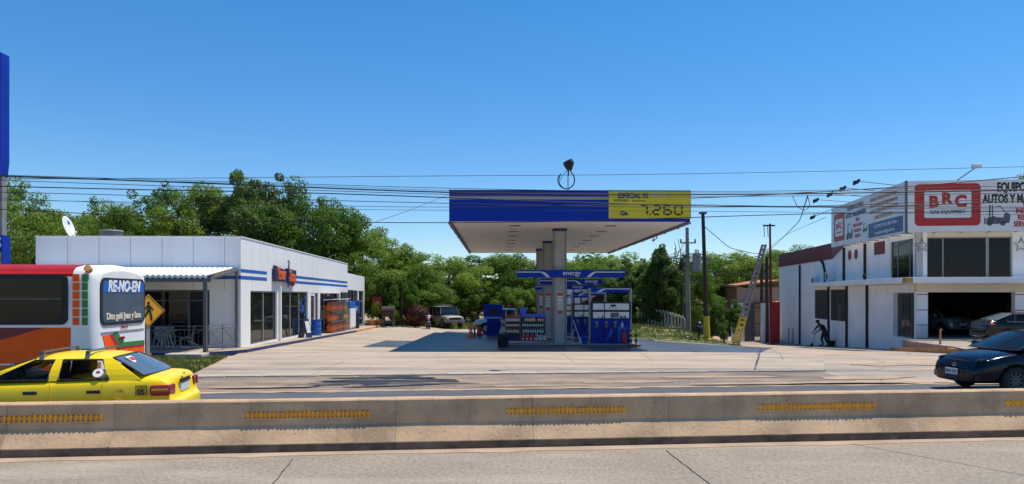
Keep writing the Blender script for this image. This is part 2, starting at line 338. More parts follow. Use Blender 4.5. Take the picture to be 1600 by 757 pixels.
def blob(name, m, cx, cy, rx, ry, off, seed, rz=.1, wob=.35):
    rr = random.Random(seed); n = 40; ph = [rr.uniform(0, 6.28) for _ in range(5)]
    ring = []
    for i in range(n):
        a = 2*math.pi*i/n; k = 1+wob*sum(math.sin((q+2)*a+ph[q])/(q+1.6) for q in range(5))*.6+rr.uniform(-.07,.07)
        dx, dy = rx*k*math.cos(a), ry*k*math.sin(a); ring.append((cx+dx*math.cos(rz)-dy*math.sin(rz), cy+dx*math.sin(rz)+dy*math.cos(rz)))
    vs = [(cx, cy, gz(cx,cy)+off)]; fs = []
    for t in (.5, 1): vs += [(cx+(x-cx)*t, cy+(y-cy)*t, gz(cx+(x-cx)*t, cy+(y-cy)*t)+off) for x, y in ring]
    for i in range(n):
        j = (i+1)%n; fs.append((0, 1+i, 1+j)); fs.append((1+i, 1+n+i, 1+n+j, 1+j))
    return tag(MB().add(vs, fs, 0, True).build(name, m), kind='structure')
gb = MB()
gx = [-900,-300,-150,-90]+[float(v) for v in np.arange(-60, 60.1, 1.0)]+[90,150,300,900]
gy = [-30,-10]+[float(v) for v in np.arange(0, 112.1, 1.0)]+[150,250,500,1400]
W = len(gx)
gb.add([(x, y, gz(x, y)-.03) for y in gy for x in gx], [(j*W+i, j*W+i+1, (j+1)*W+i+1, (j+1)*W+i) for j in range(len(gy)-1) for i in range(W-1)], 0, True)
tag(gb.build('ground', M['dirt']), kind='structure')
RS = .1   # the road runs a little away from the camera to the right
def rl(x, y0): return (x, y0+RS*x)
sheet('road', M['roadc'], [(-40,-12),(45,-12),rl(45,10.95),rl(-40,10.95)], 0, 1.5)
sheet('sand_strip', M['sand'], [rl(-40,10.56),rl(45,10.56),rl(45,11.2),rl(-40,11.2)], .004, .4, jag=.05)
sheet('asphalt_road', M['asphalt'], [rl(-60,11.3),rl(60,11.3),rl(60,17.5),rl(-60,17.5)], .0, .8)
for i, (x, y, rx, ry) in enumerate(((13.5,18.9,3.2,.45),(9.5,19.6,1.6,.3),(16.5,21.4,2.2,.8),(12.8,23.6,1.6,.6))): blob('sand_drift', M['sand'], x, y+.25, rx, ry, .022+.001*i, 77+i, wob=.55)
sheet('sand_edge', M['sand'], [rl(-60,17.45),rl(60,17.45),rl(60,18.0),rl(-60,18.0)], .006, .35, jag=.12, seed=5)
sheet('paver_strip', M['paver'], [rl(-60,17.8),rl(9,17.8),rl(9,20.9),rl(-60,20.9)], .012, .4, jag=.1, seed=3)
sheet('side_street', M['lane'], [rl(7.5,17.8),rl(60,17.8),(60,30),(6,30)], .008, .6)
sheet('side_street_rear', M['lane'], [(6,29.9),(24,29.9),(26.5,80),(15.0,80)], .008, .8)
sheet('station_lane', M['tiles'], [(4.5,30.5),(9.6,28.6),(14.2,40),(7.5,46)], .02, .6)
sheet('forecourt', M['fore'], [(-8.8,20.0),(9.2,21.7),(12.5,29.5),(-10.4,28.0)], .045, .5, jag=.03)
sheet('forecourt_rear', M['fore'], [(-10.4,27.98),(7.2,29.15),(9.5,62),(-11.5,62)], .041, .6)
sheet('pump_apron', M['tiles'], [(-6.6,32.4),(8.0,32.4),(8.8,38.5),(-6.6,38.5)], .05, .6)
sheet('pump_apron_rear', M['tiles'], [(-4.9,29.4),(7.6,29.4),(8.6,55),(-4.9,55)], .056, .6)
# forecourt front lip, a low real step, and its cracks
lip = MB()
for i in range(36):
    x0 = -8.8+i*.5; y0 = 20.0+(x0+8.8)*.0944
    lip.box(x0, x0+.49, y0-.10+rnd.uniform(-.02,.02), y0+.03, -.02, .043)
tag(lip.build('kerb_lip', M['kerbc']), kind='structure')
for i, (px, py, rx, ry) in enumerate([(590,597,1.0,.34),(545,600,.7,.2),(668,596,.6,.3),(500,603,.55,.1),(625,603,.8,.16),(560,592,.5,.12),(640,592,.6,.16),(700,601,.5,.1),(520,597,.35,.07),(610,590,.7,.1),(470,606,.4,.07),(575,606,.5,.07)]):
    Y = H*F/(py-461); blob('wet_patch', M['wet'], PX(px, Y), Y, rx*1.3, ry*1.25, .02+.0015*i, 11+i, wob=.6)
for i, (px, py, rx, ry) in enumerate([(735,601,1.1,.12),(835,604,1.2,.14),(980,598,1.3,.2),(1120,590,1.6,.25),(1330,600,1.8,.16),(1180,602,1.5,.12),(400,608,1.5,.12)]):
    Y = H*F/(py-461); blob('sand_patch', M['sand'], PX(px, Y), Y, rx, ry, .050+.0012*i if i > 3 else .02+.0012*i, 31+i)
cr = MB()
for pts in ([(1040,704),(1112,760)], [(1330,694),(1610,745)], [(457,718),(424,760)]):
    P = []
    for a in np.linspace(0, 1, 14):
        px = pts[0][0]*(1-a)+pts[1][0]*a; py = pts[0][1]*(1-a)+pts[1][1]*a; Y = H*F/(py-461); P.append((PX(px, Y)+rnd.uniform(-.012,.012), Y))
    for (xa, ya), (xb, yb) in zip(P, P[1:]):
        d = Vector((xb-xa, yb-ya)).normalized(); nx, ny = -d.y*.006, d.x*.006
        cr.poly([(xa-nx,ya-ny,.006),(xb-nx,yb-ny,.006),(xb+nx,yb+ny,.006),(xa+nx,ya+ny,.006)])
tag(cr.build('road_joint', M['black']), kind='structure')
cr = MB()
for pts in ([(1183,548),(1187,560),(1180,572)], [(690,606),(760,603),(800,606),(850,603)], [(1105,578),(1130,577)], [(980,601),(1080,600)],[(340,591),(520,588),(700,586)]):
    P = []
    for (a, b), (c, d) in zip(pts, pts[1:]):
        for t in np.linspace(0, 1, 6): py = b*(1-t)+d*t; Y = H*F/(py-461); P.append((PX(a*(1-t)+c*t, Y)+rnd.uniform(-.03,.03), Y+rnd.uniform(-.05,.05)))
    for (xa, ya), (xb, yb) in zip(P, P[1:]):
        d = Vector((xb-xa, yb-ya)); 
        if d.length < .02: continue
        d.normalize(); w = rnd.uniform(.004,.014); nx, ny = -d.y*w, d.x*w; z = gz(xa, ya)+.066
        cr.poly([(xa-nx,ya-ny,z),(xb-nx,yb-ny,z),(xb+nx,yb+ny,z),(xa+nx,ya+ny,z)])
tag(cr.build('ground_crack', M['black']), kind='structure')
# grassy corner by the shop and the bank beyond the station
sheet('grass_verge', M['grassg'], [(-40,17.8),(-9.0,20.4),(-10.5,27.0),(-40,27)], .02, .8)
def bank(x, y): return .8*max(0, min(1, (x-7.6)/2.0))*max(0, min(1, (y-47.6)/6))*max(0, min(1, (15.0-x)/2.5))
sheet('earth_bank', M['grassg'], [(7.5,47.5),(14.8,47),(16.5,70),(7.5,70)], .03, .6, hfn=bank)

# ---------------------------------------------------------------- median barrier
prof = [(-.30,0),(-.30,.11),(-.29,.12),(-.125,.36),(-.112,.70),(-.09,.72),(.09,.72),(.112,.70),(.125,.36),(.29,.12),(.30,.11),(.30,0)]
ang = math.atan(RS)
def bar_x(px): # X where the barrier front face is seen at px
    t = (px-800)/F; return 10.93*t/(1-RS*t)
edges = [-420, 4, 172, 616, 831, 1045, 1457, 1830]
blab = ['concrete barrier length cut off by the left edge, below the taxi front', 'short pale concrete barrier length under the taxi door handles, white scrapes near its foot',
 'stained concrete barrier length below the taxi tail and number badge', 'plain concrete barrier length between the two left centre joints, below the wet pavers',
 'concrete barrier length carrying most of the amber strip below the pumps', 'concrete barrier length with a dark scuff below its top edge',
 'long right hand concrete barrier length in front of the black sedan']
bpos = []
for i in range(len(edges)-1):
    x0, x1 = bar_x(edges[i])+.002, bar_x(edges[i+1])-.002
    t = thing('concrete_barrier', blab[i], 'barrier', (x0, 11.13+RS*x0, 0), ang, 'concrete barrier lengths along the median')
    L = (x1-x0)/math.cos(ang); b = MB(); n = max(2, int(L/.35)); rr = random.Random(i); k = len(prof)
    vs = []
    for j in range(n+1):
        x = L*j/n
        vs += [(x, y+rr.uniform(-.003,.003), z+(rr.uniform(-.003,.003) if z > .3 else 0)) for y, z in prof]
    fs = [(j*k+q, (j+1)*k+q, (j+1)*k+q+1, j*k+q+1) for j in range(n) for q in range(k-1)]
    b.add(vs, fs); b.add(vs[:k], [tuple(range(k))]); b.add(vs[-k:], [tuple(range(k))[::-1]])
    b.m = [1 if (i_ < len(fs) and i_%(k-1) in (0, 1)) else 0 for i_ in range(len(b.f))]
    b.build('barrier_body', [M['barrier'], M['base_shade']], t)
    bpos.append(t)
def strip(px0, px1, label, n, seed):
    x0, x1 = bar_x(px0), bar_x(px1); t = thing('reflector_strip', label, 'reflector', (x0, 11.13+RS*x0, 0), ang, 'amber reflector strips on the barrier')
    L = (x1-x0)/math.cos(ang); rr = random.Random(seed); w = L/n
    MB().box(0, L, -.128, -.118, .47, .475).box(0, L, -.128, -.112, .545, .55).build('backing_rail', M['rust'], t)
    for i in range(n):
        d = rr.uniform(-.006,.006); wide = w*(1.35 if i == n//2 else .93)
        b = MB(); x = i*w
        b.slab([(x, -.112, .455+d),(x+w*.97, -.112, .455+d),(x+w*.97, -.138-rr.uniform(0,.006), .460+d),(x+w*.55, -.127, .459+d)], (rr.uniform(-.006,.006), 0, .10+rr.uniform(-.006,.008)))
        b.build('reflector', M['amber'], t)
    return t
strip(-40, 154, 'amber reflector strip at the left end, below the taxi door', 24, 1)
strip(378, 575, 'amber reflector strip below the wet pavers, right of the taxi', 29, 2)
strip(789, 977, 'amber reflector strip on the barrier below the fuel pumps', 29, 3)
strip(1185, 1370, 'amber reflector strip below the sandy side street', 28, 4)
strip(1573, 1770, 'amber reflector strip cut off by the right edge below the black sedan', 26, 5)
sc = MB()
for q in range(9):
    x = bar_x(1062+q*3.2); sc.obox((x, 11.13+RS*x-.107-.002*(q%2), .565+.008*q), (.06,.004,.022), rot('Z', math.degrees(ang))@rot('Y', -18))
o = sc.build('scuff_mark', M['black']); o.parent = bpos[5]; o.matrix_parent_inverse = (Matrix.Translation(bpos[5].location)@Matrix.Rotation(ang, 4, 'Z')).inverted()
# ---------------------------------------------------------------- station canopy
UZ = 5.29
cz = thing('station_canopy', 'large flat fuel station canopy with blue edge and yellow price board on three grey columns', 'canopy', (2.39, 30.4, 0), R(1.1))
DP = 22.6
b = MB(); b.box(-4.95,4.95,0,DP,UZ+.02,UZ+.35); b.build('roof_slab', M['tin'], cz)
b = MB(); b.box(-4.93,4.93,.02,DP-.02,UZ,UZ+.018); b.build('ceiling', M['ceil'], cz)
b = MB(); b.box(-4.97,4.97,-.10,0,UZ-.02,UZ+1.24).box(-4.97,4.97,DP,DP+.1,UZ-.02,UZ+1.24).box(-4.98,-4.9,0,DP,UZ-.02,UZ+1.24).box(4.9,4.98,0,DP,UZ-.02,UZ+1.24)
b.build('fascia', M['blue'], cz, bevel=.012)
MB().box(-4.96,1.6,-.112,-.1,6.17,6.30).build('fascia_stripe', M['greylt'], cz)
b = MB()
for x in np.arange(-3.9, 1.5, 1.22): b.box(x-.004,x+.004,-.1015,-.0995,UZ,6.52)
b.build('fascia_joints', M['bluedark'], cz)
MB().box(-5.0,5.0,-.12,.0,6.53,6.56).build('fascia_cap', M['bluedark'], cz)
for sx in (-1, 1):
    b = MB(); b.box(sx*4.98-.05, sx*4.98+.05, 0, DP, UZ-.10, UZ-.022)
    for q in range(8): b.box(sx*4.98-.055, sx*4.98+.055, 2+q*2.6, 2.12+q*2.6, UZ-.13, UZ-.1)
    b.build('gutter', M['grey'], cz)
MB().tube([(4.95,6.2,UZ-.05),(4.95,6.2,UZ-.22),(4.8,6.2,UZ-.3)], .03).ball((4.78,6.2,UZ-.32), .07).build('security_camera', M['grey'], cz)
sg = MB().box(1.60,4.965,-.16,-.103,5.42,6.50).build('price_board', M['yellow'], cz)
MB().box(1.585,1.60,-.165,-.101,5.40,6.52).box(4.965,4.985,-.165,-.101,5.40,6.52).box(1.585,4.985,-.165,-.101,6.50,6.525).box(1.585,4.985,-.165,-.101,5.395,5.42).build('board_trim', M['kerbc'], sg)
text('lettering', 'ESPECIAL 93', M['bluedark'], sg, (2.58,-.163,6.325), .30, bold=.012, xs=.78, shear=.12)
text('small_lettering', 'ADITIVADA', M['bluedark'], sg, (2.10,-.163,6.13), .13, bold=.003, xs=.9)
text('small_lettering', 'Gasolina sin plomo', M['bluedark'], sg, (2.83,-.163,6.125), .10, xs=.75)
text('lettering', 'Gs.', M['bluedark'], sg, (2.23,-.163,5.60), .25, bold=.012, xs=1.05)
MB().box(3.30,3.95,-.164,-.161,6.33,6.42).build('worn_sticker', M['swoosh'], sg)
SEG = {'0':'abcdef','1':'bc','2':'abged','3':'abgcd','6':'acdefg','7':'abc','8':'abcdefg'}
def seven(ch, x, z, w, h, t):
    bb = MB(); y0, y1 = -.172, -.161
    def hor(zz): bb.slab([(x+.012+t*.3,y0,zz),(x+t*.8,y0,zz+t/2),(x+w-t*.8,y0,zz+t/2),(x+w-.012-t*.3,y0,zz),(x+w-t*.8,y0,zz-t/2),(x+t*.8,y0,zz-t/2)], (0,y1-y0,0))
    def ver(xx, za, zb): bb.slab([(xx,y0,za+.012),(xx+t/2,y0,za+t*.6),(xx+t/2,y0,zb-t*.6),(xx,y0,zb-.012),(xx-t/2,y0,zb-t*.6),(xx-t/2,y0,za+t*.6)], (0,y1-y0,0))
    m_ = z+h/2
    for c in SEG[ch]:
        {'a':lambda:hor(z+h),'g':lambda:hor(m_),'d':lambda:hor(z),'b':lambda:ver(x+w,m_,z+h),'c':lambda:ver(x+w,z,m_),'f':lambda:ver(x,m_,z+h),'e':lambda:ver(x,z,m_)}[c]()
    return bb.build('price_digit', M['black'], sg)
for ch, x in (('7', 2.88), ('2', 3.42), ('6', 3.87), ('0', 4.32)): seven(ch, x, 5.555, .29, .38, .068)
MB().box(3.245,3.33,-.172,-.161,5.53,5.58).build('decimal_point', M['red'], sg)
for lx in (-2.22, 2.0):
    for Y in (32.4,35.3,38.0,41.1,43.7,46.6,49.9):
        l_ = MB().box(lx-.24,lx+.24,Y-30.4-.2,Y-30.4+.2,UZ-.012,UZ-.002).build('recessed_light', M['frame'], cz)
for k, (ly, gt) in enumerate(((3.5,.0),(11.4,0),(18.3,0))):
    g = gz(2.2, 30.4+ly)+.17
    b = MB(); b.box(-.43,.17,ly-.3,ly+.3,g,UZ-.13,0)
    for xx in (-.415,.115): b.box(xx-.022,xx+.022,ly-.306,ly-.3,g,UZ-.14,1)
    b.box(.03,.05,ly-.308,ly-.3,g,UZ-.14,2); b.box(-.36,-.345,ly-.308,ly-.3,g,UZ-.14,2)
    c_ = b.build('column', [M['greylt'], M['frame'], M['grey']], cz, bevel=.01)
    MB().box(-.45,.19,ly-.32,ly+.32,UZ-.13,UZ-.004).build('column_cap', M['bluedark'], c_)
    MB().box(-.25,-.02,ly-.313,ly-.309,1.95,2.35).build('notice', M['paper'], c_)
    MB().box(-.25,-.02,ly-.316,ly-.313,2.2,2.34).box(-.24,-.03,ly-.316,ly-.313,2.08,2.11).build('notice_print', M['redsign'], c_)
    MB().box(-.25,-.02,ly-.313,ly-.309,1.42,1.9).build('notice', M['paper'], c_)
    MB().box(-.24,-.03,ly-.316,ly-.313,1.40,1.55).build('notice_print', M['redsign'], c_)
    MB().box(-.22,-.05,ly-.316,ly-.313,1.62,1.64).box(-.22,-.05,ly-.316,ly-.313,1.68,1.70).box(-.22,-.05,ly-.316,ly-.313,1.74,1.76).box(-.22,-.05,ly-.316,ly-.313,1.80,1.82).build('notice_text_lines', M['frame'], c_)
def swoosh(bb, x0, x1, xe, z0, z1, y, flip=False, t=.045):
    """flat band from the end x0 that curves down to xe"""
    top = []; n = 14
    for i in range(n+1):
        a = i/n; xx = x1+(xe-x1)*a; zz = z1-(z1-z0)*(a**2.1); top.append((xx, zz))
    P = [(x0, z1)]+top; Q = [(x0, z1-t)]+[(x-(.10*(xe-x1)/abs(xe-x1))*min(1,i/6), max(z0, zz-t*(1+.5*i/n))) for i, (x, zz) in enumerate(top)]
    for i in range(len(P)-1):
        bb.slab([(P[i][0],y,P[i][1]),(P[i+1][0],y,P[i+1][1]),(Q[i+1][0],y,Q[i+1][1]),(Q[i][0],y,Q[i][1])], (0,.004,0))
def header(x0, x1, y, z0, z1, tx, sl_, sr_):
    hb = MB().box(x0,x1,y-.09,y+.09,z0,z1).build('brand_header', M['blue'], cz, bevel=.01)
    bb = MB()
    if sl_: swoosh(bb, x0+.01, sl_-.42, sl_, z0+.012, z1-.07, y-.097)
    if sr_: swoosh(bb, x1-.01, sr_+.42, sr_, z0+.012, z1-.07, y-.097)
    bb.build('header_stripe', M['swoosh'], hb)
    text('lettering', 'energy', M['plasticw'], hb, (tx,y-.095,(z0+z1)/2+.03), .30*(z1-z0)/.33, bold=0.001, ext=.003)
header(-2.11, 2.78, 2.93, 3.04, 3.37, .36, -.62, 1.05)
header(-.62, 2.9, 10.9, 2.83, 3.13, 2.27, 1.72, None)
header(-.55, 3.4, 17.9, 2.60, 2.88, 2.25, 1.55, None)
MB().tube([(-.02,.6,6.5),(-.02,.6,7.5)], .018).build('antenna', M['black'], cz)

# ---------------------------------------------------------------- islands
islab = ['front concrete pump island nearest the road', 'second concrete pump island, behind the front one', 'rear concrete pump island under the far end of the canopy']
for k, (y0, y1, x0, x1) in enumerate(((33.0,34.5,-.62,5.75),(41.0,42.4,-.8,5.4),(47.9,49.3,-.9,5.2))):
    g = gz(2.5, y0)
    t = thing('pump_island', islab[k], 'pump island', ((x0+x1)/2, (y0+y1)/2, g+.05), 0, 'pump islands under the canopy')
    w, d = (x1-x0)/2, (y1-y0)/2
    MB().box(-w,w,-d,d,-.03,.12).build('island_slab', M['kerbc'] if k else M['grey'], t, bevel=.02)
    MB().box(-w-.02,w+.02,-d-.02,-d,-.03,.10).build('steel_edge', M['frame'], t)
def pump(x, y, label, w=1.75):
    g = gz(x, y)+.17
    t = thing('fuel_pump', label, 'fuel pump', (x, y, g), 0, 'fuel pumps under the canopy')
    h = w/2
    MB().box(-h,h,-.28,.28,.03,1.12).build('cabinet', M['blue'], t, bevel=.02)
    MB().box(-h-.02,h+.02,-.30,.30,1.12,1.17).box(-h,h,-.27,.27,1.45,1.55).box(-h-.02,h+.02,-.3,.3,1.84,1.92).box(-h-.02,-h+.05,-.29,.29,1.17,1.84).box(h-.05,h+.02,-.29,.29,1.17,1.84).box(-.32,-.28,-.3,.3,1.17,1.84).build('head_frame', M['black'], t)
    lp = MB().box(-h+.05,h-.05,-.285,.285,1.17,1.45).build('keypad_panel', M['plasticw'], t)
    MB().box(-.02,.36,-.292,-.286,1.2,1.42).box(.42,.66,-.292,-.286,1.19,1.24).box(-.62,-.40,-.292,-.286,1.2,1.23).build('keypad', M['frame'], lp)
    dp = MB().box(-h+.05,h-.05,-.285,.285,1.55,1.84).build('display_panel', M['plasticw'], t)
    MB().box(-.02,.22,-.292,-.286,1.69,1.79).build('screen', M['black'], dp)
    MB().box(-.10,-.04,-.292,-.286,1.60,1.65).box(.04,.10,-.292,-.286,1.60,1.65).box(.2,.26,-.292,-.286,1.60,1.65).build('price_tag', M['redsign'], dp)
    for i, nx in enumerate((-.65,-.22,.18,.5)):
        MB().box(nx-.06,nx+.06,-.30,-.282,.72,1.02).build('nozzle_boot', M['grey'], t)
        n_ = MB().tube([(nx,-.33,.95),(nx,-.37,.84),(nx+.01,-.35,.70),(nx,-.31,.62)], [.035,.045,.03,.018], 8).build('nozzle', M['frame' if i != 3 else 'swoosh'], t)
        px = nx+(.26 if i < 3 else .14)
        MB().tube([(nx,-.36,.86),(nx+.05,-.42,.5),(nx+.1,-.42,.15),(px,-.41,.06),(px+.06,-.38,.3),(px+.04,-.34,.9),(px,-.31,1.3)], .018, 8).build('hose', M['black'], t)
    MB().obox((-.05,-.31,.42), (.14,.012,.55), rot('Y', 28)).obox((.52,-.30,.45), (.42,.012,.72), rot('Y', 4)).build('side_decal', M['bluebright'], t)
    for sx in (-1, 1): MB().box(sx*(h+.07)-.05,sx*(h+.07)+.05,-.06,.06,0,2.55).build('frame_post', M['greylt'], t, bevel=.008)
    tp = MB().box(-h-.02,h+.02,-.07,.07,2.36,2.55).build('top_sign', M['blue'], t)
    bb = MB(); swoosh(bb, h, -h+.65, -h+.25, 2.37, 2.53, -.078); bb.build('sign_stripe', M['swoosh'], tp)
    return t
pump(4.53, 33.95, 'nearest fuel pump, tall white and blue dispenser beside the striped bollards')
pump(4.35, 41.75, 'second fuel pump, half hidden behind the nearest pump and the front column')
pump(4.25, 48.6, 'farthest fuel pump, its white head showing just right of the front column')
# left dispenser of the rear row
g = gz(-1, 46); t = thing('fuel_pump', 'dark blue dispenser with a wide top box left of the lubricant rack', 'fuel pump', (-1.15, 46.3, g+.09), 0)
MB().box(-.42,.42,-.3,.3,0,1.05).build('cabinet', M['blue'], t, bevel=.02)
MB().box(-.62,.55,-.34,.34,1.05,1.98).build('display_head', M['blue'], t, bevel=.03)
MB().box(-.3,.3,-.35,-.342,1.4,1.7).build('screen', M['black'], t)
MB().box(-.62,.55,-.352,-.343,1.16,1.19).box(-.62,.55,-.352,-.343,1.08,1.10).build('trim_line', M['swoosh'], t)
for nx in (-.3,.0,.28): MB().tube([(nx,-.33,.95),(nx+.02,-.37,.5),(nx+.1,-.36,.1),(nx+.16,-.33,.9)], .018).build('hose', M['black'], t)
# lubricant rack with its bottles
g = gz(0, 33.7)+.17
t = thing('oil_rack', 'metal display rack of lubricants with blue header left of the front column', 'display rack', (.62, 33.75, g))
for x in (-.92,-.25,.9):
    for y in (-.2,.2): MB().box(x-.018,x+.018,y-.018,y+.018,0,1.30).build('rack_post', M['frame'], t)
shz = (.16,.50,.78,1.02)
for z in shz: MB().box(-.93,.92,-.22,.22,z-.02,z).build('shelf', M['frame'], t)
MB().box(-.9,.9,.17,.19,.1,1.22).build('back_panel', M['bluedark'], t)
MB().box(-.2,.93,-.23,-.2,1.22,1.36).build('header_panel', M['bluebright'], t)
MB().box(-.25,.03,-.20,.06,1.36,1.66).build('top_sign', M['bluebright'], t, bevel=.01)
MB().box(-.93,-.24,-.21,-.19,1.22,1.29).build('left_header', M['redsign'], t)
def bottle(label, m, z, x, s=1., group='bottles on the lubricant rack', first={}):
    key = m.name+('j' if s > 1.2 else '')
    if key not in first:
        r = thing('oil_bottle', label, 'bottle', (0,0,0), 0, group)
        if s > 1.2:
            MB().box(-.085,.085,-.09,.09,0,.24).build('bottle_body', m, r, bevel=.02); MB().cyl((0.04,0,.24),(.04,0,.29),.025).build('cap', M['plasticw'], r)
        else:
            MB().box(-.04,.04,-.035,.035,0,.14).lathe([(.035,.14),(.015,.17),(.015,.19),(0,.19)], n=10).build('bottle_body', m, r, bevel=.01); MB().cyl((0,0,.19),(0,0,.215),.018,n=10).build('cap', M['frame'], r)
        MB().box(-.03,.03,-.0365-(.055 if s > 1.2 else 0),-.0362,.03,.10).build('bottle_label', M['paper'], r)
        first[key] = r
    else: r = copy_tree(first[key])
    r['label'] = label
    r.location = (.62+x, 33.62, g+z); return r
mg = mat('oil_green', (.01,.16,.06), .4, var=0); mr_ = mat('oil_red', (.42,.02,.02), .4, var=0); mgr = mat('oil_grey', (.3,.3,.31), .4, var=0); mo = mat('oil_gold', (.5,.28,.02), .4, var=0)
for i in range(7): bottle('small grey oil bottle on the left half of the rack, upper shelf', mgr, 1.02, -.86+i*.09)
for i in range(5): bottle('small gold oil bottle on the top shelf of the rack, right of the grey ones', mo, 1.02, .0+i*.1)
for i in range(3): bottle('small red oil bottle at the right end of the top shelf', mr_, 1.02, .58+i*.1)
for i in range(7): bottle('small red oil bottle on the left half of the rack, second shelf', mr_ if i%1 == 0 else mgr, .78, -.86+i*.09)
for i in range(10): bottle('small green oil bottle on the second shelf of the rack', mg, .78, -.12+i*.1)
for i in range(6): bottle('small gold oil bottle on the left half of the rack, third shelf', mo, .50, -.84+i*.1)
for i in range(9): bottle('small grey oil bottle on the third shelf of the rack, right half', mgr, .50, -.1+i*.11)
for i in range(4): bottle('red oil jug on the bottom shelf of the rack', mr_, .16, -.12+i*.185, 1.3)
for i in range(3): bottle('pale grey jug at the right end of the bottom shelf', mgr, .16, .50+i*.18, 1.3)
# bin, bag, bucket, extinguisher, cones, bollards, mop
t = thing('waste_bin', 'black drum bin at the left end of the front island', 'bin', (-.4, 32.72, gz(0,32.7)+.06))
MB().lathe([(.22,0),(.24,.02),(.25,.5),(.27,.52),(.27,.56),(.22,.56),(.21,.1),(0,.1)], n=22).build('drum', M['black'], t)
MB().ball((.02,0,.56), .19, sz=(1,1,.9)).build('bin_liner', M['bag'], t)
t = thing('sack', 'pale cloth sack standing on the black bin by the rack', 'sack', (-.42, 32.70, gz(0,32.7)+.60))
MB().lathe([(0,0),(.13,.01),(.16,.12),(.13,.24),(.05,.32),(.07,.37),(0,.36)], n=14).build('sack_body', M['grey'], t)
t = thing('bucket', 'bright blue bucket between the front column and the nearest pump', 'bucket', (3.28, 33.42, gz(3,33.4)+.17))
MB().lathe([(0,.01),(.12,0),(.165,.30),(.18,.31),(.17,.33),(.15,.31),(.11,.03),(0,.03)], n=20).build('bucket_body', M['bluebright'], t)
MB().tube([(-.16,0,.3),(-.14,-.06,.36),(0,-.1,.4),(.14,-.06,.36),(.16,0,.3)], .008).build('handle', M['frame'], t)
t = thing('mop', 'mop with pale handle leaning beside the front column', 'mop', (2.85, 33.45, gz(3,33.4)+.17))
MB().tube([(.28,0,.05),(-.05,.1,1.05)], .014).build('handle', M['plasticw'], t)
MB().tube([(.2,0,.3),(.3,-.02,.03)], [.03,.09], 8).build('mop_head', M['swoosh'], t)
t = thing('squeegee', 'thin window squeegee standing in front of the second pump', 'squeegee', (2.75, 33.36, gz(3,33.4)+.17))
MB().tube([(0,0,0),(.02,0,.62)], .011).build('handle', M['plasticw'], t); MB().box(-.1,.14,-.02,.02,.6,.66).build('blade', M['frame'], t)
t = thing('fire_extinguisher', 'red fire extinguisher at the right end of the front pump island', 'fire extinguisher', (5.08+.0, 33.3, gz(5,33.4)+.17))
MB().lathe([(0,0),(.1,0),(.11,.03),(.11,.42),(.08,.5),(.03,.54),(.03,.58),(0,.58)], n=18).build('cylinder_body', M['red'], t)
MB().box(-.1,.05,-.012,.012,.6,.63).box(-.02,.02,-.02,.02,.56,.62).build('valve', M['black'], t); MB().tube([(.03,0,.58),(.13,-.02,.5),(.14,-.02,.2)], .014).build('hose', M['black'], t)
for i, (px, lab) in enumerate(((985.5,'yellow and black banded bollard nearest the pumps'),(994,'yellow and black banded bollard at the island corner, farthest from the pumps'))):
    X = PX(px, 32.85); t = thing('bollard', lab, 'bollard', (X, 32.85, gz(X,32.85)+.05), 0, 'banded bollards by the front island')
    b = MB()
    for q in range(6): b.cyl((0,0,q*.115),(0,0,(q+1)*.115),.06,m=q%2)
    b.build('post', [M['black'], M['yelpaint']], t); MB().ball((0,0,.69),.06).build('cap', M['black'], t)
    MB().box(-.09,.09,-.09,.09,0,.09).build('foot', M['red'], t)
def cone(x, y, lab):
    t = thing('traffic_cone', lab, 'traffic cone', (x, y, gz(x,y)+.06))
    MB().box(-.22,.22,-.22,.22,0,.04).build('base', M['orangep'], t, bevel=.01)
    MB().lathe([(.17,.04),(.025,.80),(0,.80)], n=18).build('cone_body', M['orangep'], t); MB().lathe([(.118,.34),(.095,.46)], n=18).build('band', M['white'], t)
cone(PX(735.5,44), 44, 'orange traffic cone on the dark apron left of the blue dispenser')
t = thing('bollard', 'short dark post beside the orange traffic cone', 'bollard', (PX(741.5,44.3), 44.3, gz(-2,44)+.06))
MB().cyl((0,0,0),(0,0,.6),.06).build('post', M['frame'], t); MB().ball((0,0,.6),.06).build('cap', M['frame'], t)
t = thing('fire_extinguisher', 'red fire extinguisher left of the blue dispenser', 'fire extinguisher', (PX(749,45), 45, gz(-2,44)+.06))
MB().lathe([(0,0),(.14,0),(.15,.03),(.15,.52),(.1,.6),(.03,.64),(0,.64)], n=16).build('cylinder_body', M['red'], t); MB().box(-.1,.06,-.015,.015,.64,.69).build('valve', M['black'], t)

# ---------------------------------------------------------------- shop
sheet('shop_pavement', M['fore'], [(-24,26.75),(-11.4,26.75),(-10.95,30.2),(-24,30.2)], .15, .8)
sheet('shop_pavement_side', M['fore'], [(-11.4,26.75),(-10.35,28.5),(-10.38,48.6),(-13,48.6)], .147, .8)
sheet('shop_pavement_rear', M['fore'], [(-10.38,48.6),(-10.9,61.5),(-13.5,61.5),(-13,48.6)][::-1], .150, .8)
kp = [(-24,26.7),(-11.4,26.7),(-10.33,28.4)]+[(-10.33-.002*(y-28), y) for y in range(31, 48, 3)]+[(-10.36,48.5)]
b = MB()
for (xa,ya),(xb,yb) in zip(kp, kp[1:]):
    d = Vector((xb-xa, yb-ya)).normalized(); nx, ny = d.y*.09, -d.x*.09; za, zb = gz(xa,ya), gz(xb,yb)
    b.add([(xa,ya,za-.05),(xb,yb,zb-.05),(xb+nx,yb+ny,zb-.05),(xa+nx,ya+ny,za-.05),(xa,ya,za+.158),(xb,yb,zb+.158),(xb+nx,yb+ny,zb+.158),(xa+nx,ya+ny,za+.158)],
        [(0,1,2,3),(4,7,6,5),(0,4,5,1),(1,5,6,2),(2,6,7,3),(3,7,4,0)])
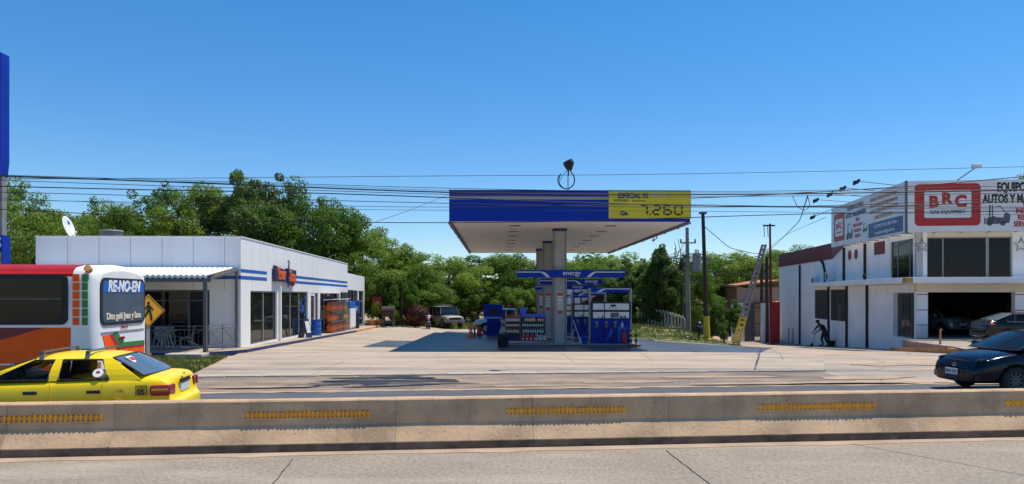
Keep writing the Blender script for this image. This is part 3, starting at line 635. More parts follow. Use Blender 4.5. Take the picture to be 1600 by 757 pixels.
tag(b.build('shop_kerb', M['bluedark']), kind='structure')
b = MB()
for (xa,ya),(xb,yb) in (((-10.37,48.6),(-10.6,55)),((-10.6,55),(-10.9,61.5)),((-10.9,61.6),(-12.8,61.6))):
    d = Vector((xb-xa, yb-ya)).normalized(); nx, ny = d.y*.12, -d.x*.12; za, zb = gz(xa,ya), gz(xb,yb)
    b.add([(xa,ya,za-.05),(xb,yb,zb-.05),(xb+nx,yb+ny,zb-.05),(xa+nx,ya+ny,za-.05),(xa,ya,za+.158),(xb,yb,zb+.158),(xb+nx,yb+ny,zb+.158),(xa+nx,ya+ny,za+.158)],
        [(0,1,2,3),(4,7,6,5),(0,4,5,1),(1,5,6,2),(2,6,7,3),(3,7,4,0)])
tag(b.build('far_kerb', M['terra']), kind='structure')
t = thing('door_step', 'low concrete step on the grass in front of the patio railing', 'step', (PX(297,26.2), 26.2, .0))
MB().box(-.75,.55,-.35,.35,0,.17).build('step_block', M['kerbc'], t, bevel=.02)

sh = thing('shop', 'low white clad convenience shop with blue stripes and tall windows left of the forecourt', 'shop', (-11.02, 29.9, 0), R(2))
LW = 8.15; B0 = -.8
mw = [M['panel'], M['frame']]
b = MB()
# front wall (towards the road)
b.box(-LW,0,0,.2,2.45,4.59); b.box(-1.25,0,0,.2,B0,2.45); b.box(-LW,-7.4,0,.2,B0,2.45); b.box(-7.4,-1.25,0,.2,B0,.16)
b.box(-LW,-LW+.2,.2,23,B0,4.55); b.box(-LW+.2,-.2,22.8,23,B0,4.5)
# side wall piers and lintels; parapet slopes a touch
openings = [(1.23,5.17,2.42),(6.0,11.25,2.42),(11.9,13.75,2.35),(14.3,20.2,2.35)]
b.slab([(0,.2,2.45),(0,23,2.45),(0,23,4.47),(0,.2,4.59)], (-.2,0,0))
prev = .2
for a, c, z in openings:
    b.box(-.2,0,prev,a,B0,2.45); b.box(-.2,0,a,c,z,2.45); b.box(-.2,0,a,c,B0,.13-.012*a*.6); prev = c
b.box(-.2,0,prev,23,B0,2.45)
for x in (-6.9,-5.65,-4.4,-3.15,-1.9,-.65): b.box(x-.006,x+.006,-.003,0,2.46,4.58,1)
b.build('wall', mw, sh)
b = MB()
for y in np.arange(1.4, 22.9, 1.22): b.box(.0,.003,y-.005,y+.005,2.46,4.45,0)
b.build('cladding_seams', M['swoosh'], sh)
b = MB(); b.box(-LW-.03,.03,-.03,.23,4.59,4.63); b.slab([(.03,.2,4.59),(.03,23.03,4.47),(.03,23.03,4.51),(.03,.2,4.63)], (-.26,0,0)); b.box(-LW-.03,-LW+.23,.2,23,4.55,4.6)
b.build('parapet_cap', M['white'], sh)
MB().box(-LW+.2,-.2,.2,22.8,4.0,4.1).build('roof', M['tin'], sh)
b = MB()
for z0, z1 in ((3.17,3.305),(2.885,3.03)): b.slab([(.004,.0,z0),(.004,3.55,z0),(.004,3.55,z1),(.004,0,z1)], (.004,0,0))
for z0, z1 in ((3.12,3.255),(2.85,2.985)): b.slab([(.004,8.3,z0),(.004,22.95,z0-.05),(.004,22.95,z1-.05),(.004,8.3,z1)], (.004,0,0))
b.box(-LW,.0,-.009,-.005,2.885,3.03)
b.build('blue_stripe', M['bluestripe'], sh)
def window(parent, ya, yb, z0, z1, n, tr=None, door=False):
    f = MB(); w = .035
    f.box(-.13,-.05,ya,ya+.06,z0,z1).box(-.13,-.05,yb-.06,yb,z0,z1).box(-.13,-.05,ya,yb,z1-.06,z1).box(-.13,-.05,ya,yb,z0,z0+.06)
    for i in range(1, n): y = ya+(yb-ya)*i/n; f.box(-.13,-.05,y-w,y+w,z0,z1)
    if tr: f.box(-.125,-.055,ya,yb,tr-.03,tr+.03)
    wf = f.build('window', M['greylt'], parent)
    MB().box(-.095,-.085,ya+.05,yb-.05,z0+.05,z1-.05).build('pane', M['glass'], wf)
    return wf
window(sh, 1.23,5.17,.1,2.42,2); window(sh, 6.0,11.25,.06,2.42,3)
wd = MB().box(-.14,-.02,11.9,12.05,.0,2.35).box(-.14,-.02,12.95,13.1,.0,2.35).box(-.14,-.02,11.9,13.1,2.2,2.35).box(-.14,-.02,12.05,12.95,.0,.75).build('side_door', M['white'], sh)
MB().box(-.09,-.08,12.05,12.95,.75,2.2).build('pane', M['glass'], wd)
window(sh, 13.1,13.75,.0,2.35,1)
f = MB(); f.box(-7.4,-7.34,.05,.13,.16,2.45).box(-1.31,-1.25,.05,.13,.16,2.45).box(-7.4,-1.25,.05,.13,2.38,2.45).box(-7.4,-1.25,.05,.13,.16,.22)
for x in (-5.8,-3.9,-2.1): f.box(x-.04,x+.04,.05,.13,.16,2.45)
f.box(-7.4,-1.25,.05,.13,2.0,2.04)
f = f.build('front_window', M['frame'], sh); MB().box(-7.34,-1.31,.085,.095,.2,2.4).build('pane', M['glassd'], f)
MB().box(-.30,-.28,14.3,20.2,-.3,2.35).box(-.3,-.2,14.28,14.3,-.3,2.35).build('recess_backing', M['rust'], sh)
# interior
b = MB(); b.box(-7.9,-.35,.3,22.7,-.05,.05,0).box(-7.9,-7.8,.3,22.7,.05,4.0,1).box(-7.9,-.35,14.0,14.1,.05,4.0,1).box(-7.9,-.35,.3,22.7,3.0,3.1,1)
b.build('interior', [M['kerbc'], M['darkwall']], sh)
b = MB(); rr = random.Random(3)
for y in (1.6,3.4,6.4,8.3,10.2):
    b.box(-2.6,-2.2,y,y+1.3,.05,1.5,0)
    for z in (.3,.65,1.0,1.35):
        for q in range(9): b.box(-2.2,-2.1,y+.03+q*.14,y+.14+q*.14,z,z+rr.uniform(.14,.24),1+rr.randrange(4))
b.build('stock_shelves', [M['grey'], M['redsign'], M['white'], M['bluestripe'], M['yellow']], sh)
# crumpled sun blind inside the first windows
b = MB(); rr = random.Random(4)
for (y0, y1) in ((2.2,5.05),(6.2,7.5)):
    x = y0
    while x < y1: w = rr.uniform(.2,.45); d = rr.uniform(.15,.75); b.poly([(-.16,x,2.38),(-.16,min(x+w,y1),2.38),(-.17,min(x+w*.9,y1),2.38-d*.6),(-.16,x+w*.4,2.38-d)]); x += w*.8
b.build('torn_blind', M['paper'], sh)
b = MB()
for i in range(14):
    yy = 9.6+rr.uniform(0,1.4); zz = 1.0+rr.uniform(0,1.2); b.box(-.079,-.076,yy,yy+.22,zz,zz+.17)
b.build('window_stickers', M['bluestripe'], sh)
# extension
b = MB()
b.slab([(-.0,23.0,2.62),(-.0,30.4,2.55),(-.0,30.4,3.72),(-.0,23.0,3.82)], (-.2,0,0))
b.box(-6,-.2,30.2,30.4,B0,3.7)
for a, c in ((23.0,23.15),(27.3,27.7),(29.95,30.4)): b.box(-.2,0,a,c,B0,2.6)
b.build('extension_wall', M['panel'], sh)
MB().box(-6,-.2,23,30.2,3.5,3.6).build('extension_roof', M['tin'], sh)
window(sh, 23.15,27.3,-.15,2.6,3,1.75); window(sh, 27.7,29.95,-.15,2.6,1,1.75)
MB().box(-5,-4.9,23.1,30.1,-.1,3.5).build('extension_inner_wall', M['darkwall'], sh)
# sign lettering on a blue board
sg = MB().slab([(.05,4.35,3.62),(.05,6.35,3.42),(.05,6.35,2.88),(.05,4.35,2.88)], (.12,0,0)).slab([(.05,6.35,3.55),(.05,8.1,3.5),(.05,8.1,2.98),(.05,7.6,2.68),(.05,6.35,2.9)], (.12,0,0)).build('shop_sign', M['bluedark'], sh)
text('lettering', 'Ener', M['orangep'], sg, (.19,5.35,3.24), .80, rz=R(90), bold=.022, ext=.02, xs=.86)
text('lettering', 'Shop', M['orangep'], sg, (.19,7.3,3.16), .74, rz=R(90), bold=.022, ext=.02, xs=.74)
MB().tube([(.2,6.4,2.6),(.2,6.45,3.5),(.2,6.6,3.85),(.2,6.45,3.95),(.2,6.35,3.85)], [.025,.04,.03,.03,.02]).build('sign_figure', M['bluedark'], sg)
MB().box(0.0,.10,5.45,5.62,-.0,2.9).build('downpipe', M['white'], sh)
MB().box(0.01,.12,20.5,22.75,1.95,2.42).build('sign_box', M['dark'], sh)
MB().box(.01,.05,16.0,16.8,2.2,2.28).ball((.06,14.9,2.3), .07).build('wall_lamp', M['frame'], sh)
# awning and patio
b = MB(); nx_ = 60
def aw(u, v): x = -LW-.2+u*(LW+.0); y = -.01-v*3.05; return (x, y, 3.37-.40*v+.028*math.sin(x*2*math.pi/.2))
b.grid(aw, 240, 3, 0, True); 
b.grid(lambda u, v: (aw(u,1)[0], aw(u,1)[1]-.001, aw(u,1)[2]-.10*v), 240, 1, 0, True)
b.build('awning', M['whitetin'], sh)
b = MB()
for x in (-.3,-4.3,-8.1): b.box(x-.06,x+.06,-3.05,-2.93,.12,2.85)
b.box(-.18,-.10,-.14,-.02,.12,3.2); b.box(-8.2,-.1,-3.02,-2.94,2.72,2.86)
b.slab([(-.14,-3.0,2.80),(-.14,-.02,3.2),(-.14,-.02,3.28),(-.14,-3.0,2.88)], (.06,0,0))
b.build('patio_frame', M['frame'], sh, bevel=.005)
def rail(P, Q, n):
    P = Vector(P); Q = Vector(Q); bb = MB(); d = Q-P
    for z in (.98,.86,.2): bb.tube([P+Vector((0,0,z)), Q+Vector((0,0,z))], .018, 6)
    for i in range(n+1): p = P+d*i/n; bb.tube([p+Vector((0,0,.05)), p+Vector((0,0,.98))], .018, 6)
    for i in range(n):
        p, q = P+d*i/n, P+d*(i+1)/n
        bb.tube([p+Vector((0,0,.2)), q+Vector((0,0,.86))], .013, 6); bb.tube([p+Vector((0,0,.86)), q+Vector((0,0,.2))], .013, 6)
        k = 9
        for j in range(1, k): r_ = p+(q-p)*j/k; bb.tube([r_+Vector((0,0,.2)), r_+Vector((0,0,.86))], .006, 4)
    bb.build('railing', M['frame'], sh)
rail((-.24,-2.9,.12), (-.12,-.2,.12), 2); rail((-8.0,-3.0,.12), (-.36,-3.0,.12), 5)
# plastic chairs and table in the patio
def chair(first=[]):
    t = thing('plastic_chair', 'x', 'chair', (0,0,0), 0, 'plastic chairs in the shop patio')
    MB().box(-.22,.22,-.22,.22,.42,.45).build('seat', M['grey'], t, bevel=.012); MB().obox((0,.24,.66), (.42,.02,.42), rot('X', -10)).build('backrest', M['grey'], t, bevel=.008)
    for sx in (-1,1):
        for sy in (-1,1): MB().tube([(sx*.19,sy*.19,.42),(sx*.23,sy*.23,0)], .018, 6).build('leg', M['grey'], t)
    return t
ch0 = chair(); ch0['label'] = 'grey plastic patio chair nearest the crossing sign'; ch0.location = (-13.45, 28.1, .15); ch0.rotation_euler.z = R(20)
for x, y, a, lab in ((-14.2,28.3,160,'grey plastic patio chair left of the table, behind the crossing sign'),(-12.7,28.7,-60,'grey plastic patio chair nearest the patio corner post'),(-13.6,29.2,200,'grey plastic patio chair against the shop window')):
    c_ = copy_tree(ch0); c_.location = (x, y, .15); c_.rotation_euler.z = R(a); c_['label'] = lab
t = thing('patio_table', 'round grey plastic table among the patio chairs', 'table', (-13.5, 28.65, .15))
MB().lathe([(0,.70),(.45,.70),(.45,.73),(0,.73)], n=24).build('table_top', M['grey'], t)
for a in range(4): MB().tube([(.12*math.cos(a*1.57),.12*math.sin(a*1.57),.7),(.34*math.cos(a*1.57),.34*math.sin(a*1.57),0)], .02, 6).build('leg', M['plasticw'], t)
# roof gear
t = thing('satellite_dish', 'white satellite dish on the left of the shop roof', 'satellite dish', (PX(102,33), 33, 4.1))
Md = rot('Z', 97)@rot('X', 72)
MB().lathe([(0,-.10),(.2,-.085),(.4,-.03),(.5,.01),(.52,.02),(.5,.025),(.4,-.015),(.2,-.07),(0,-.085)], c=(.15,0,1.18), n=28, M=Md).build('reflector', M['white'], t)
MB().tube([(-.35,0,.35),(.1,.05,.75)], .03).tube([(.1,.05,0),(.1,.05,1.1)], .03).build('mount', M['plasticw'], t)
MB().tube([(.1,-.05,.66),(.62,-.3,.86),(.66,-.32,.92)], .018).ball((.68,-.33,.93), .05).build('feed_arm', M['plasticw'], t)
MB().obox((.22,-.12,1.36), (.2,.01,.12), rot('Z', -30)@rot('Y', 40)).build('dish_sticker', M['bluestripe'], t)
t = thing('condenser_unit', 'round grey slatted cooling unit on the shop roof', 'cooling unit', (PX(174,32), 32, 4.1))
b = MB(); b.cyl((0,0,0),(0,0,.9),.40,n=28)
for z in np.arange(.5,.92,.065): b.lathe([(.41,z),(.445,z+.01),(.445,z+.025),(.41,z+.035)], n=28)
b.build('housing', M['grey'], t); MB().lathe([(.47,.9),(.47,.94),(.3,.96),(0,.97)], n=28).build('top_grille', M['greylt'], t)
for a in range(8):
    pass
t = thing('roof_vent', 'flat round vent cap on the shop roof right of the cooling unit', 'vent', (PX(228,32.5), 32.5, 4.1))
MB().lathe([(.25,0),(.25,.48),(.42,.5),(.40,.56),(.1,.62),(0,.62)], n=24).build('cap', M['greylt'], t)

# items along the shop pavement
def shp(tt, off=0): # point along the side wall (local y=tt) pushed out by off
    a = R(2); return (-11.02-math.sin(a)*tt+math.cos(a)*off, 29.9+math.cos(a)*tt+math.sin(a)*off)
def shz_(tt): return gz(-11, 29.9+tt)+.155
x, y = shp(8.6,.5); t = thing('a_board', 'blue and white folding advertising board standing outside the shop window', 'sign board', (x, y, shz_(8.6)), R(70))
for s_ in (-1,1): MB().obox((0,s_*.14,.48), (.5,.025,1.0), rot('X', s_*14)).build('board', M['bluedark'], t)
MB().obox((0,-.165,.55), (.34,.012,.62), rot('X', -14)).build('poster', M['paper'], t); MB().obox((0,-.176,.42), (.30,.008,.30), rot('X', -14)).build('poster_print', M['bluestripe'], t)
x, y = shp(8.2,.1); 
x, y = shp(11.4,.42); t = thing('steel_drum', 'blue steel drum used as a bin beside the white shop door', 'drum', (x, y, shz_(11.4)))
MB().lathe([(0,0),(.29,0),(.30,.02),(.29,.05),(.29,.28),(.305,.30),(.29,.32),(.29,.58),(.305,.60),(.29,.62),(.29,.86),(.305,.88),(.30,.9),(.27,.9),(.27,.82),(0,.82)], n=28).build('drum_body', M['bluestripe'], t)
# gas cylinder cage
x, y = shp(14.4,.42); zc = shz_(15)
cg = thing('gas_cylinder_cage', 'tall wire cage of orange and yellow gas cylinders against the shop wall', 'cage', (x, y, zc), R(2))
b = MB(); CL = 5.4
for yy in (0,1.8,3.6,CL):
    for xx in (-.22,.28): b.box(xx-.02,xx+.02,yy-.02,yy+.02,0,1.98)
for z in (.04,.66,1.30,1.96):
    b.box(-.22,.30,0,CL,z-.02,z)
b.build('cage_frame', M['frame'], cg)
b = MB()
for yy in np.arange(.1, CL, .16): b.tube([(.30,yy,.02),(.30,yy,1.96)], .005, 4)
b.build('mesh_door', M['greylt'], cg)
b = MB(); b.slab([(-.25,-.05,1.98),(-.25,CL+.05,1.98),(.36,CL+.05,2.02),(.36,-.05,2.02)], (0,0,.04)); b.build('cage_roof', M['whitetin'], cg)
def cyl_thing(m, label):
    t = thing('gas_cylinder', label, 'gas cylinder', (0,0,0), 0, 'gas cylinders in the cage')
    MB().lathe([(0,.02),(.14,.0),(.14,.04),(.155,.06),(.165,.12),(.165,.38),(.14,.45),(.05,.48),(0,.48)], n=18).build('cylinder_body', m, t)
    MB().lathe([(.09,.46),(.10,.48),(.10,.56),(.09,.56)], n=14).build('collar', m, t); MB().cyl((0,0,.47),(0,0,.54),.02,n=8).build('valve', M['chrome'], t)
    return t
co = cyl_thing(M['orangep'], 'x'); cy = cyl_thing(M['yelpaint'], 'x'); usedc = set()
rown = ['bottom', 'middle', 'top']
for r_, z in enumerate((.045,.665,1.305)):
    for i in range(12):
        if r_ == 1 and 5 <= i <= 8: continue
        isy = (r_ == 2 and i >= 10) or (r_ == 1 and i >= 9)
        src = cy if isy else co; key = 'y' if isy else 'o'
        t = src if key not in usedc else copy_tree(src); usedc.add(key)
        yy = .25+i*.445; a = R(2); t.location = (x-math.sin(a)*yy+.04, y+math.cos(a)*yy, zc+z)
        t['label'] = ('yellow' if isy else 'orange')+' gas cylinder on the '+rown[r_]+' shelf of the wire cage'
# ice freezer with blue top
x, y = shp(20.4,.36); t = thing('ice_freezer', 'white ice freezer with blue header beside the gas cylinder cage', 'freezer', (x, y, shz_(21)), R(2))
MB().box(-.3,.3,0,2.1,.05,1.45).build('cabinet', M['plasticw'], t, bevel=.02); MB().box(-.3,.31,0,2.1,1.45,1.9).build('header', M['bluestripe'], t, bevel=.02)
for i in range(3): MB().box(.30,.325,.08+i*.68,.70+i*.68,.15,1.4).build('door', M['white'], t)
x, y = shp(22.9,.6); t = thing('price_totem', 'slim dark blue totem with pale blue top panel at the shop corner', 'totem', (x, y, shz_(22.9)), R(2))
MB().box(-.25,.25,-.07,.07,0,1.1).build('base_panel', M['bluedark'], t); MB().box(-.28,.28,-.08,.08,1.1,2.0).build('top_panel', M['bluestripe'], t); MB().box(-.18,.18,-.09,-.081,1.25,1.6).build('panel_print', M['paper'], t)
x, y = shp(31.2,.9); t = thing('board_sign', 'red board sign on a dark post at the far end of the shop', 'sign', (x, y, gz(x,y)+.1))
MB().box(-.03,.03,-.03,.03,0,1.5).build('post', M['frame'], t); MB().box(-.42,.42,-.05,.05,1.45,2.4).build('sign_board', M['red'], t, bevel=.08)
for i, (px, lab) in enumerate(((580,'terracotta pot at the far kerb, left of the pair'),(589,'terracotta pot at the far kerb, right of the pair'))):
    Y = 60; t = thing('plant_pot', lab, 'pot', (PX(px+i*3,Y), Y+.3*i, gz(-11,Y)+.02)); MB().lathe([(0,0),(.22,0),(.36,.5),(.4,.52),(.4,.58),(.33,.58),(.3,.45),(0,.45)], n=18).build('pot', M['terra'], t); MB().ball((0,0,.5), .28, sz=(1,1,.5)).build('soil', M['dirt'], t)
t = thing('barbecue_drum', 'dark oil drum barbecue on legs beyond the forecourt', 'barbecue', (PX(607,58), 58, gz(-9,58)+.05))
MB().cyl((-.5,0,1.25),(.5,0,1.25),.42,n=20).build('drum', M['rust'], t)
for sx in (-.4,.4):
    for sy in (-.22,.22): MB().tube([(sx,sy,1.0),(sx,sy*1.5,0)], .03, 6).build('leg', M['frame'], t)
MB().box(-.4,.4,-.25,.25,.35,.39).build('shelf', M['frame'], t)
# ---------------------------------------------------------------- vehicles
def wheel(t, x, y, r, w, rim, n=5, name='wheel', spoke=.05):
    s = 1 if y > 0 else -1
    Mx = rot('X', -90*s)
    e = bpy.data.objects.new(name, None); C.objects.link(e); e.parent = t; e.location = (x, y, r)
    MB().lathe([(r*.62,-w/2),(r*.80,-w/2-.005),(r*.96,-w/2+.015),(r,-w/2+.05),(r,w/2-.05),(r*.96,w/2-.015),(r*.80,w/2+.005),(r*.62,w/2),(r*.62,-w/2)], n=32, M=Mx).build('tyre', M['tyre'], e)
    b = MB(); b.lathe([(r*.63,w/2-.01),(r*.60,w/2-.0),(r*.57,w/2-.03),(r*.55,-w/2)], n=32, M=Mx)
    b.lathe([(0,w/2-.03),(r*.12,w/2-.03),(r*.16,w/2-.05)], n=16, M=Mx)
    for i in range(n):
        a = 2*math.pi*i/n+.3; d = Vector((math.cos(a), math.sin(a), 0)); q = Vector((-d.y, d.x, 0)); o = w/2-.035
        P = [Mx@(d*r*.08+q*spoke*1.1+Vector((0,0,o))), Mx@(d*r*.60+q*spoke*.7+Vector((0,0,o))), Mx@(d*r*.60-q*spoke*.7+Vector((0,0,o))), Mx@(d*r*.08-q*spoke*1.1+Vector((0,0,o)))]
        b.slab(P, Mx@Vector((0,0,-.03)))
    b.build('rim', rim, e); MB().lathe([(0,-w*.1),(r*.55,-w*.1)], n=24, M=Mx).build('brake_disc', M['black'], e)
    return e
def car_body(t, st, paint, wheels, wr, hw):
    """loft of cross sections along x, arches cut for the wheels"""
    ring = []
    for (x, zb, zs, zt, w) in st:
        h = zs-zb
        half = [(0,zb),(w*.80,zb),(w*.95,zb+.10*h),(w,zb+.42*h),(w*.995,zb+.72*h),(w*.955,zs-.03*h),(w*.86,zs+(zt-zs)*.35),(w*.45,zt-.004),(0,zt)]
        ring.append([(x,y,z) for y, z in half]+[(x,-y,z) for y, z in half[-2:0:-1]])
    k = len(ring[0]); vs = [p for r in ring for p in r]; b = MB()
    b.add(vs, [(i*k+j, i*k+(j+1)%k, (i+1)*k+(j+1)%k, (i+1)*k+j) for i in range(len(ring)-1) for j in range(k)], 0, True)
    b.add(ring[0], [tuple(range(k))[::-1]], 0, True); b.add(ring[-1], [tuple(range(k))], 0, True)
    o = b.build('body', [paint, M['black']], t)
    import bmesh
    bm = bmesh.new(); bm.from_mesh(o.data); bmesh.ops.remove_doubles(bm, verts=bm.verts, dist=1e-5); bmesh.ops.recalc_face_normals(bm, faces=bm.faces); bm.to_mesh(o.data); bm.free()
    sb = o.modifiers.new('sub', 'SUBSURF'); sb.levels = 2; sb.render_levels = 2
    cb = MB()
    for x in wheels:
        for s in (-1, 1): cb.cyl((x, s*(hw-.28), wr+.005), (x, s*(hw+.3), wr+.005), wr+.055, n=32, m=1)
    cut = cb.build('cutter', [paint, M['black']], t)
    bm = bmesh.new(); bm.from_mesh(cut.data); bmesh.ops.remove_doubles(bm, verts=bm.verts, dist=1e-5); bmesh.ops.recalc_face_normals(bm, faces=bm.faces); bm.to_mesh(cut.data); bm.free()
    bo = o.modifiers.new('arch', 'BOOLEAN'); bo.operation = 'DIFFERENCE'; bo.object = cut; bo.solver = 'EXACT'; bo.material_mode = 'INDEX'
    bpy.context.view_layer.update(); dg = bpy.context.evaluated_depsgraph_get()
    me = bpy.data.meshes.new_from_object(o.evaluated_get(dg)); o.modifiers.clear(); old = o.data; o.data = me; me.name = 'body'
    bpy.data.objects.remove(cut); bpy.data.meshes.remove(old)
    return o
def greenhouse(t, paint, wb, wt, rt, rb, zb, zr, hwb, hwr, wins, open_side=False, glass='glasst', zwb=None, zrb=None):
    zwb = zwb or zb; zrb = zrb or zb
    # roof
    def roof(u, v):
        x = rt+(wt-rt)*u; y = hwr*(2*v-1); a = 1-(2*v-1)**4; e = 1-(2*u-1)**4
        return (x+.04*(1-(2*v-1)**2)*(1 if u > .5 else -1)*abs(2*u-1)**3, y, zr-.045*(1-a)+.035*e*(1-(2*v-1)**2)-.02*(1-e))
    b = MB(); b.grid(roof, 12, 10, 0, True, True); b.grid(lambda u, v: tuple(Vector(roof(u, v))-Vector((0,0,.03))), 12, 10, 0, True); rf = b.build('roof', paint, t)
    # windscreen and back window
    def pane(xb, xt, zb_, s):
        def f(u, v):
            y = (hwb-.03)*(1-v)*(2*u-1)+(hwr-.02)*v*(2*u-1); bl = (1-(2*u-1)**2)*.10*s
            return (xb*(1-v)+xt*v+bl*(1-.4*v)+.02*s*math.sin(v*3.14), y, zb_*(1-v)+(zr-.035+.02*(1-(2*u-1)**2))*v)
        return f
    for nm, xb, xt, zz, s in (('windscreen', wb, wt, zwb, 1), ('back_window', rb, rt, zrb, -1)):
        f = pane(xb, xt, zz, s); g = MB().grid(f, 12, 6, 0, True).build(nm, M[glass if s > 0 else 'glassblue'], t)
        edge = [f(u, 0) for u in np.linspace(0,1,13)]+[f(1, v) for v in np.linspace(0,1,7)][1:]+[f(u, 1) for u in np.linspace(1,0,13)][1:]+[f(0, v) for v in np.linspace(1,0,7)][1:]
        MB().tube(edge, .014, 6).build('window_seal', M['black'], g)
    def side(x, v, s, o=0): # point on the side plane, v 0 belt .. 1 roof
        return Vector((x, s*((hwb*(1-v)+hwr*v)+.03*math.sin(v*3.1)+o), zb*(1-v)+(zr-.045)*v))
    for s in (-1, 1):
        # pillars between windows: list of (xb,xt)
        ed = [(rb+.02, rt)]+[q for w in wins for q in ((w[0], w[1]), (w[2], w[3]))]+[(wb-.02, wt)]
        for i in range(0, len(ed), 2):
            (a0, a1), (c0, c1) = ed[i], ed[i+1]; b = MB()
            for j in range(4):
                v0, v1 = j/4, (j+1)/4
                P = [side(a0+(a1-a0)*v0, v0, s), side(c0+(c1-c0)*v0, v0, s), side(c0+(c1-c0)*v1, v1, s), side(a0+(a1-a0)*v1, v1, s)]
                b.slab(P, (0,-s*.035,0))
            b.build('pillar', paint, t)
        for w in wins:
            pts = lambda o: [side(w[0],.04,s,o), side(w[2],.04,s,o), side(w[3],.95,s,o), side(w[1],.95,s,o)]
            if not open_side:
                g = MB().poly(pts(-.012)).build('side_window', M[glass], t)
            P = pts(.002); fr = MB().tube(P+[P[0]], .014, 6).build('window_frame', M['black'], t)
    return rf
def seams(t, wf, xs, z0, z1, m='black'):
    for s in (-1, 1):
        for x0, x1 in xs: MB().tube([(x0, s*(wf*.985+.004), z1), (x0+(x1-x0)*.3, s*(wf+.003), z0+(z1-z0)*.55), (x1, s*(wf*.99+.002), z0)], .005, 5).build('door_seam', M[m], t)
def seats(t, rows, w, z, h=.55):
    for x in rows:
        for y in (-w/2, w/2):
            s_ = MB().obox((x, y, z+h*.35), (.13, .46, h), rot('Y', -10)).build('seat_back', M['dark'], t, bevel=.04)
            MB().obox((x-.05, y, z+h*.82), (.09, .24, .17), rot('Y', -8)).build('head_restraint', M['frame'], s_, bevel=.03)
# --- taxi
TR = 1.315
taxi = thing('taxi', 'yellow taxi saloon with roof bars and number 05 badge, heading left behind the barrier', 'taxi', (-5.28, 12.1, 0), math.pi+R(9))
wt_ = .83
st = [(0,.34,.55,.56,.60),(.03,.29,.60,.61,.74),(.10,.27,.63,.64,.80),(.125,.27,.90,.93,.77),(.20,.26,.965,1.01,.79),(.55,.25,.975,1.03,.825),(1.0,.24,.96,1.0,.84),(2.0,.23,.93,.95,.845),(3.0,.23,.92,.95,.84),(3.3,.24,.90,.95,.835),(3.8,.25,.82,.87,.82),(4.1,.25,.73,.77,.77),(4.2,.27,.60,.62,.70),(4.25,.33,.52,.53,.60)]
car_body(taxi, st, M['taxi'], (.93, 3.38), .30, .84)
greenhouse(taxi, M['taxi'], 2.95, 2.10, .98, .50, .95, TR, .77, .60, [(.98,1.12,1.70,1.68),(1.84,1.80,2.70,2.07)], open_side=True, zrb=1.015)
MB().box(.85,2.9,-.76,.76,.955,.965).build('cabin_floor', M['dark'], taxi)
MB().box(2.55,2.9,-.72,.72,.94,1.03).build('dashboard', M['frame'], taxi, bevel=.03)
seats(taxi, (1.85,), .75, .75); MB().obox((1.0,0,.98), (.14,1.2,.36), rot('Y', -10)).build('rear_bench', M['dark'], taxi, bevel=.05)
b = MB(); RW = [(2.42+.09*math.sin(a)*.9, .36+.18*math.cos(a), 1.03+.17*math.sin(a)) for a in np.linspace(0, 2*math.pi, 25)]
b.tube(RW, .013, 6).tube([(2.42,.20,1.03),(2.42,.52,1.03)], .012, 6).tube([(2.42,.36,1.03),(2.36,.36,.9)], .012, 6); b.build('steering_wheel', M['black'], taxi)
for s in (-1, 1):
    for x in (1.18, 2.06): MB().box(x-.10,x+.09,s*(.838)-.018,s*(.838)+.018,.76,.81).build('door_handle', M['black'], taxi, bevel=.012)
    w_ = MB().slab([(.02,s*.60,.66),(.03,s*.60,.90),(.12,s*.45,.92),(.12,s*.45,.66)], (.02,0,0))
    tl = MB().obox((.235,s*.795,.785), (.30,.085,.17), rot('Z', s*6)).build('tail_light', M['taillight'], taxi, bevel=.04, segs=4)
    MB().obox((.235,s*.798,.80), (.24,.086,.035), rot('Z', s*6)).build('indicator_lens', M['amber'], tl, bevel=.01)
    MB().obox((.125,s*.665,.785), (.06,.25,.16), rot('Z', -s*7)).build('rear_lens', M['taillight'], tl, bevel=.025, segs=3)
    MB().ball((4.02,s*.62,.68), 1, 16, sz=(.18,.15,.08)).build('headlight', M['headlight'], taxi)
seams(taxi, .842, [(1.05,1.10),(1.78,1.80),(2.8,2.8)], .30, .95, 'yelpaint')
MB().box(.085,.1,-.78,.78,.600,.612).build('bumper_seam', M['yelpaint'], taxi)
MB().box(-.012,.0,-.0,.0,.5,.5)
pl = MB().box(.085,.112,-.24,.24,.70,.83).build('number_plate', M['plate'], taxi); MB().box(.075,.10,-.27,.27,.84,.90).build('plate_recess', M['black'], pl)
MB().box(.10,.12,-.04,.04,.955,.985).build('trunk_emblem', M['chrome'], taxi)
MB().box(.15,.155,-.55,.55,.93,.935)
bd = MB().box(.42,.58,.826,.842,.72,.87).build('number_badge', M['black'], taxi)
MB().box(.428,.572,.841,.8445,.728,.862).build('badge_face', M['yelpaint'], bd)
text('badge_number', '05', M['black'], bd, (.50,.8455,.77), .115, rz=R(180), bold=.004)
text('badge_caption', 'TAXI', M['black'], bd, (.50,.8455,.842), .028, rz=R(180))
fc = MB(); fc.tube([(.80+.085*math.cos(a)*(1 if abs(math.cos(a))<.8 else .95),.838,.75+.09*math.sin(a)) for a in np.linspace(0,2*math.pi,17)], .003, 5); fc = fc.build('fuel_flap', M['yelpaint'], taxi)
text('flap_number', '2 05', M['frame'], fc, (.80,.842,.79), .05, rz=R(180))
Ms = rot('X', 90)
st_ = MB().cyl((1.14,.745,1.06),(1.14,.752,1.065),.075,n=24).build('door_sticker', M['plasticw'], taxi); MB().cyl((1.14,.753,1.065),(1.14,.756,1.066),.03,n=20).build('sticker_print', M['redsign'], st_)
sk = MB().obox((.80,.30,1.232), (.16,.26,.006), rot('Y', -32)).build('window_sticker', M['plasticw'], taxi, bevel=.0)
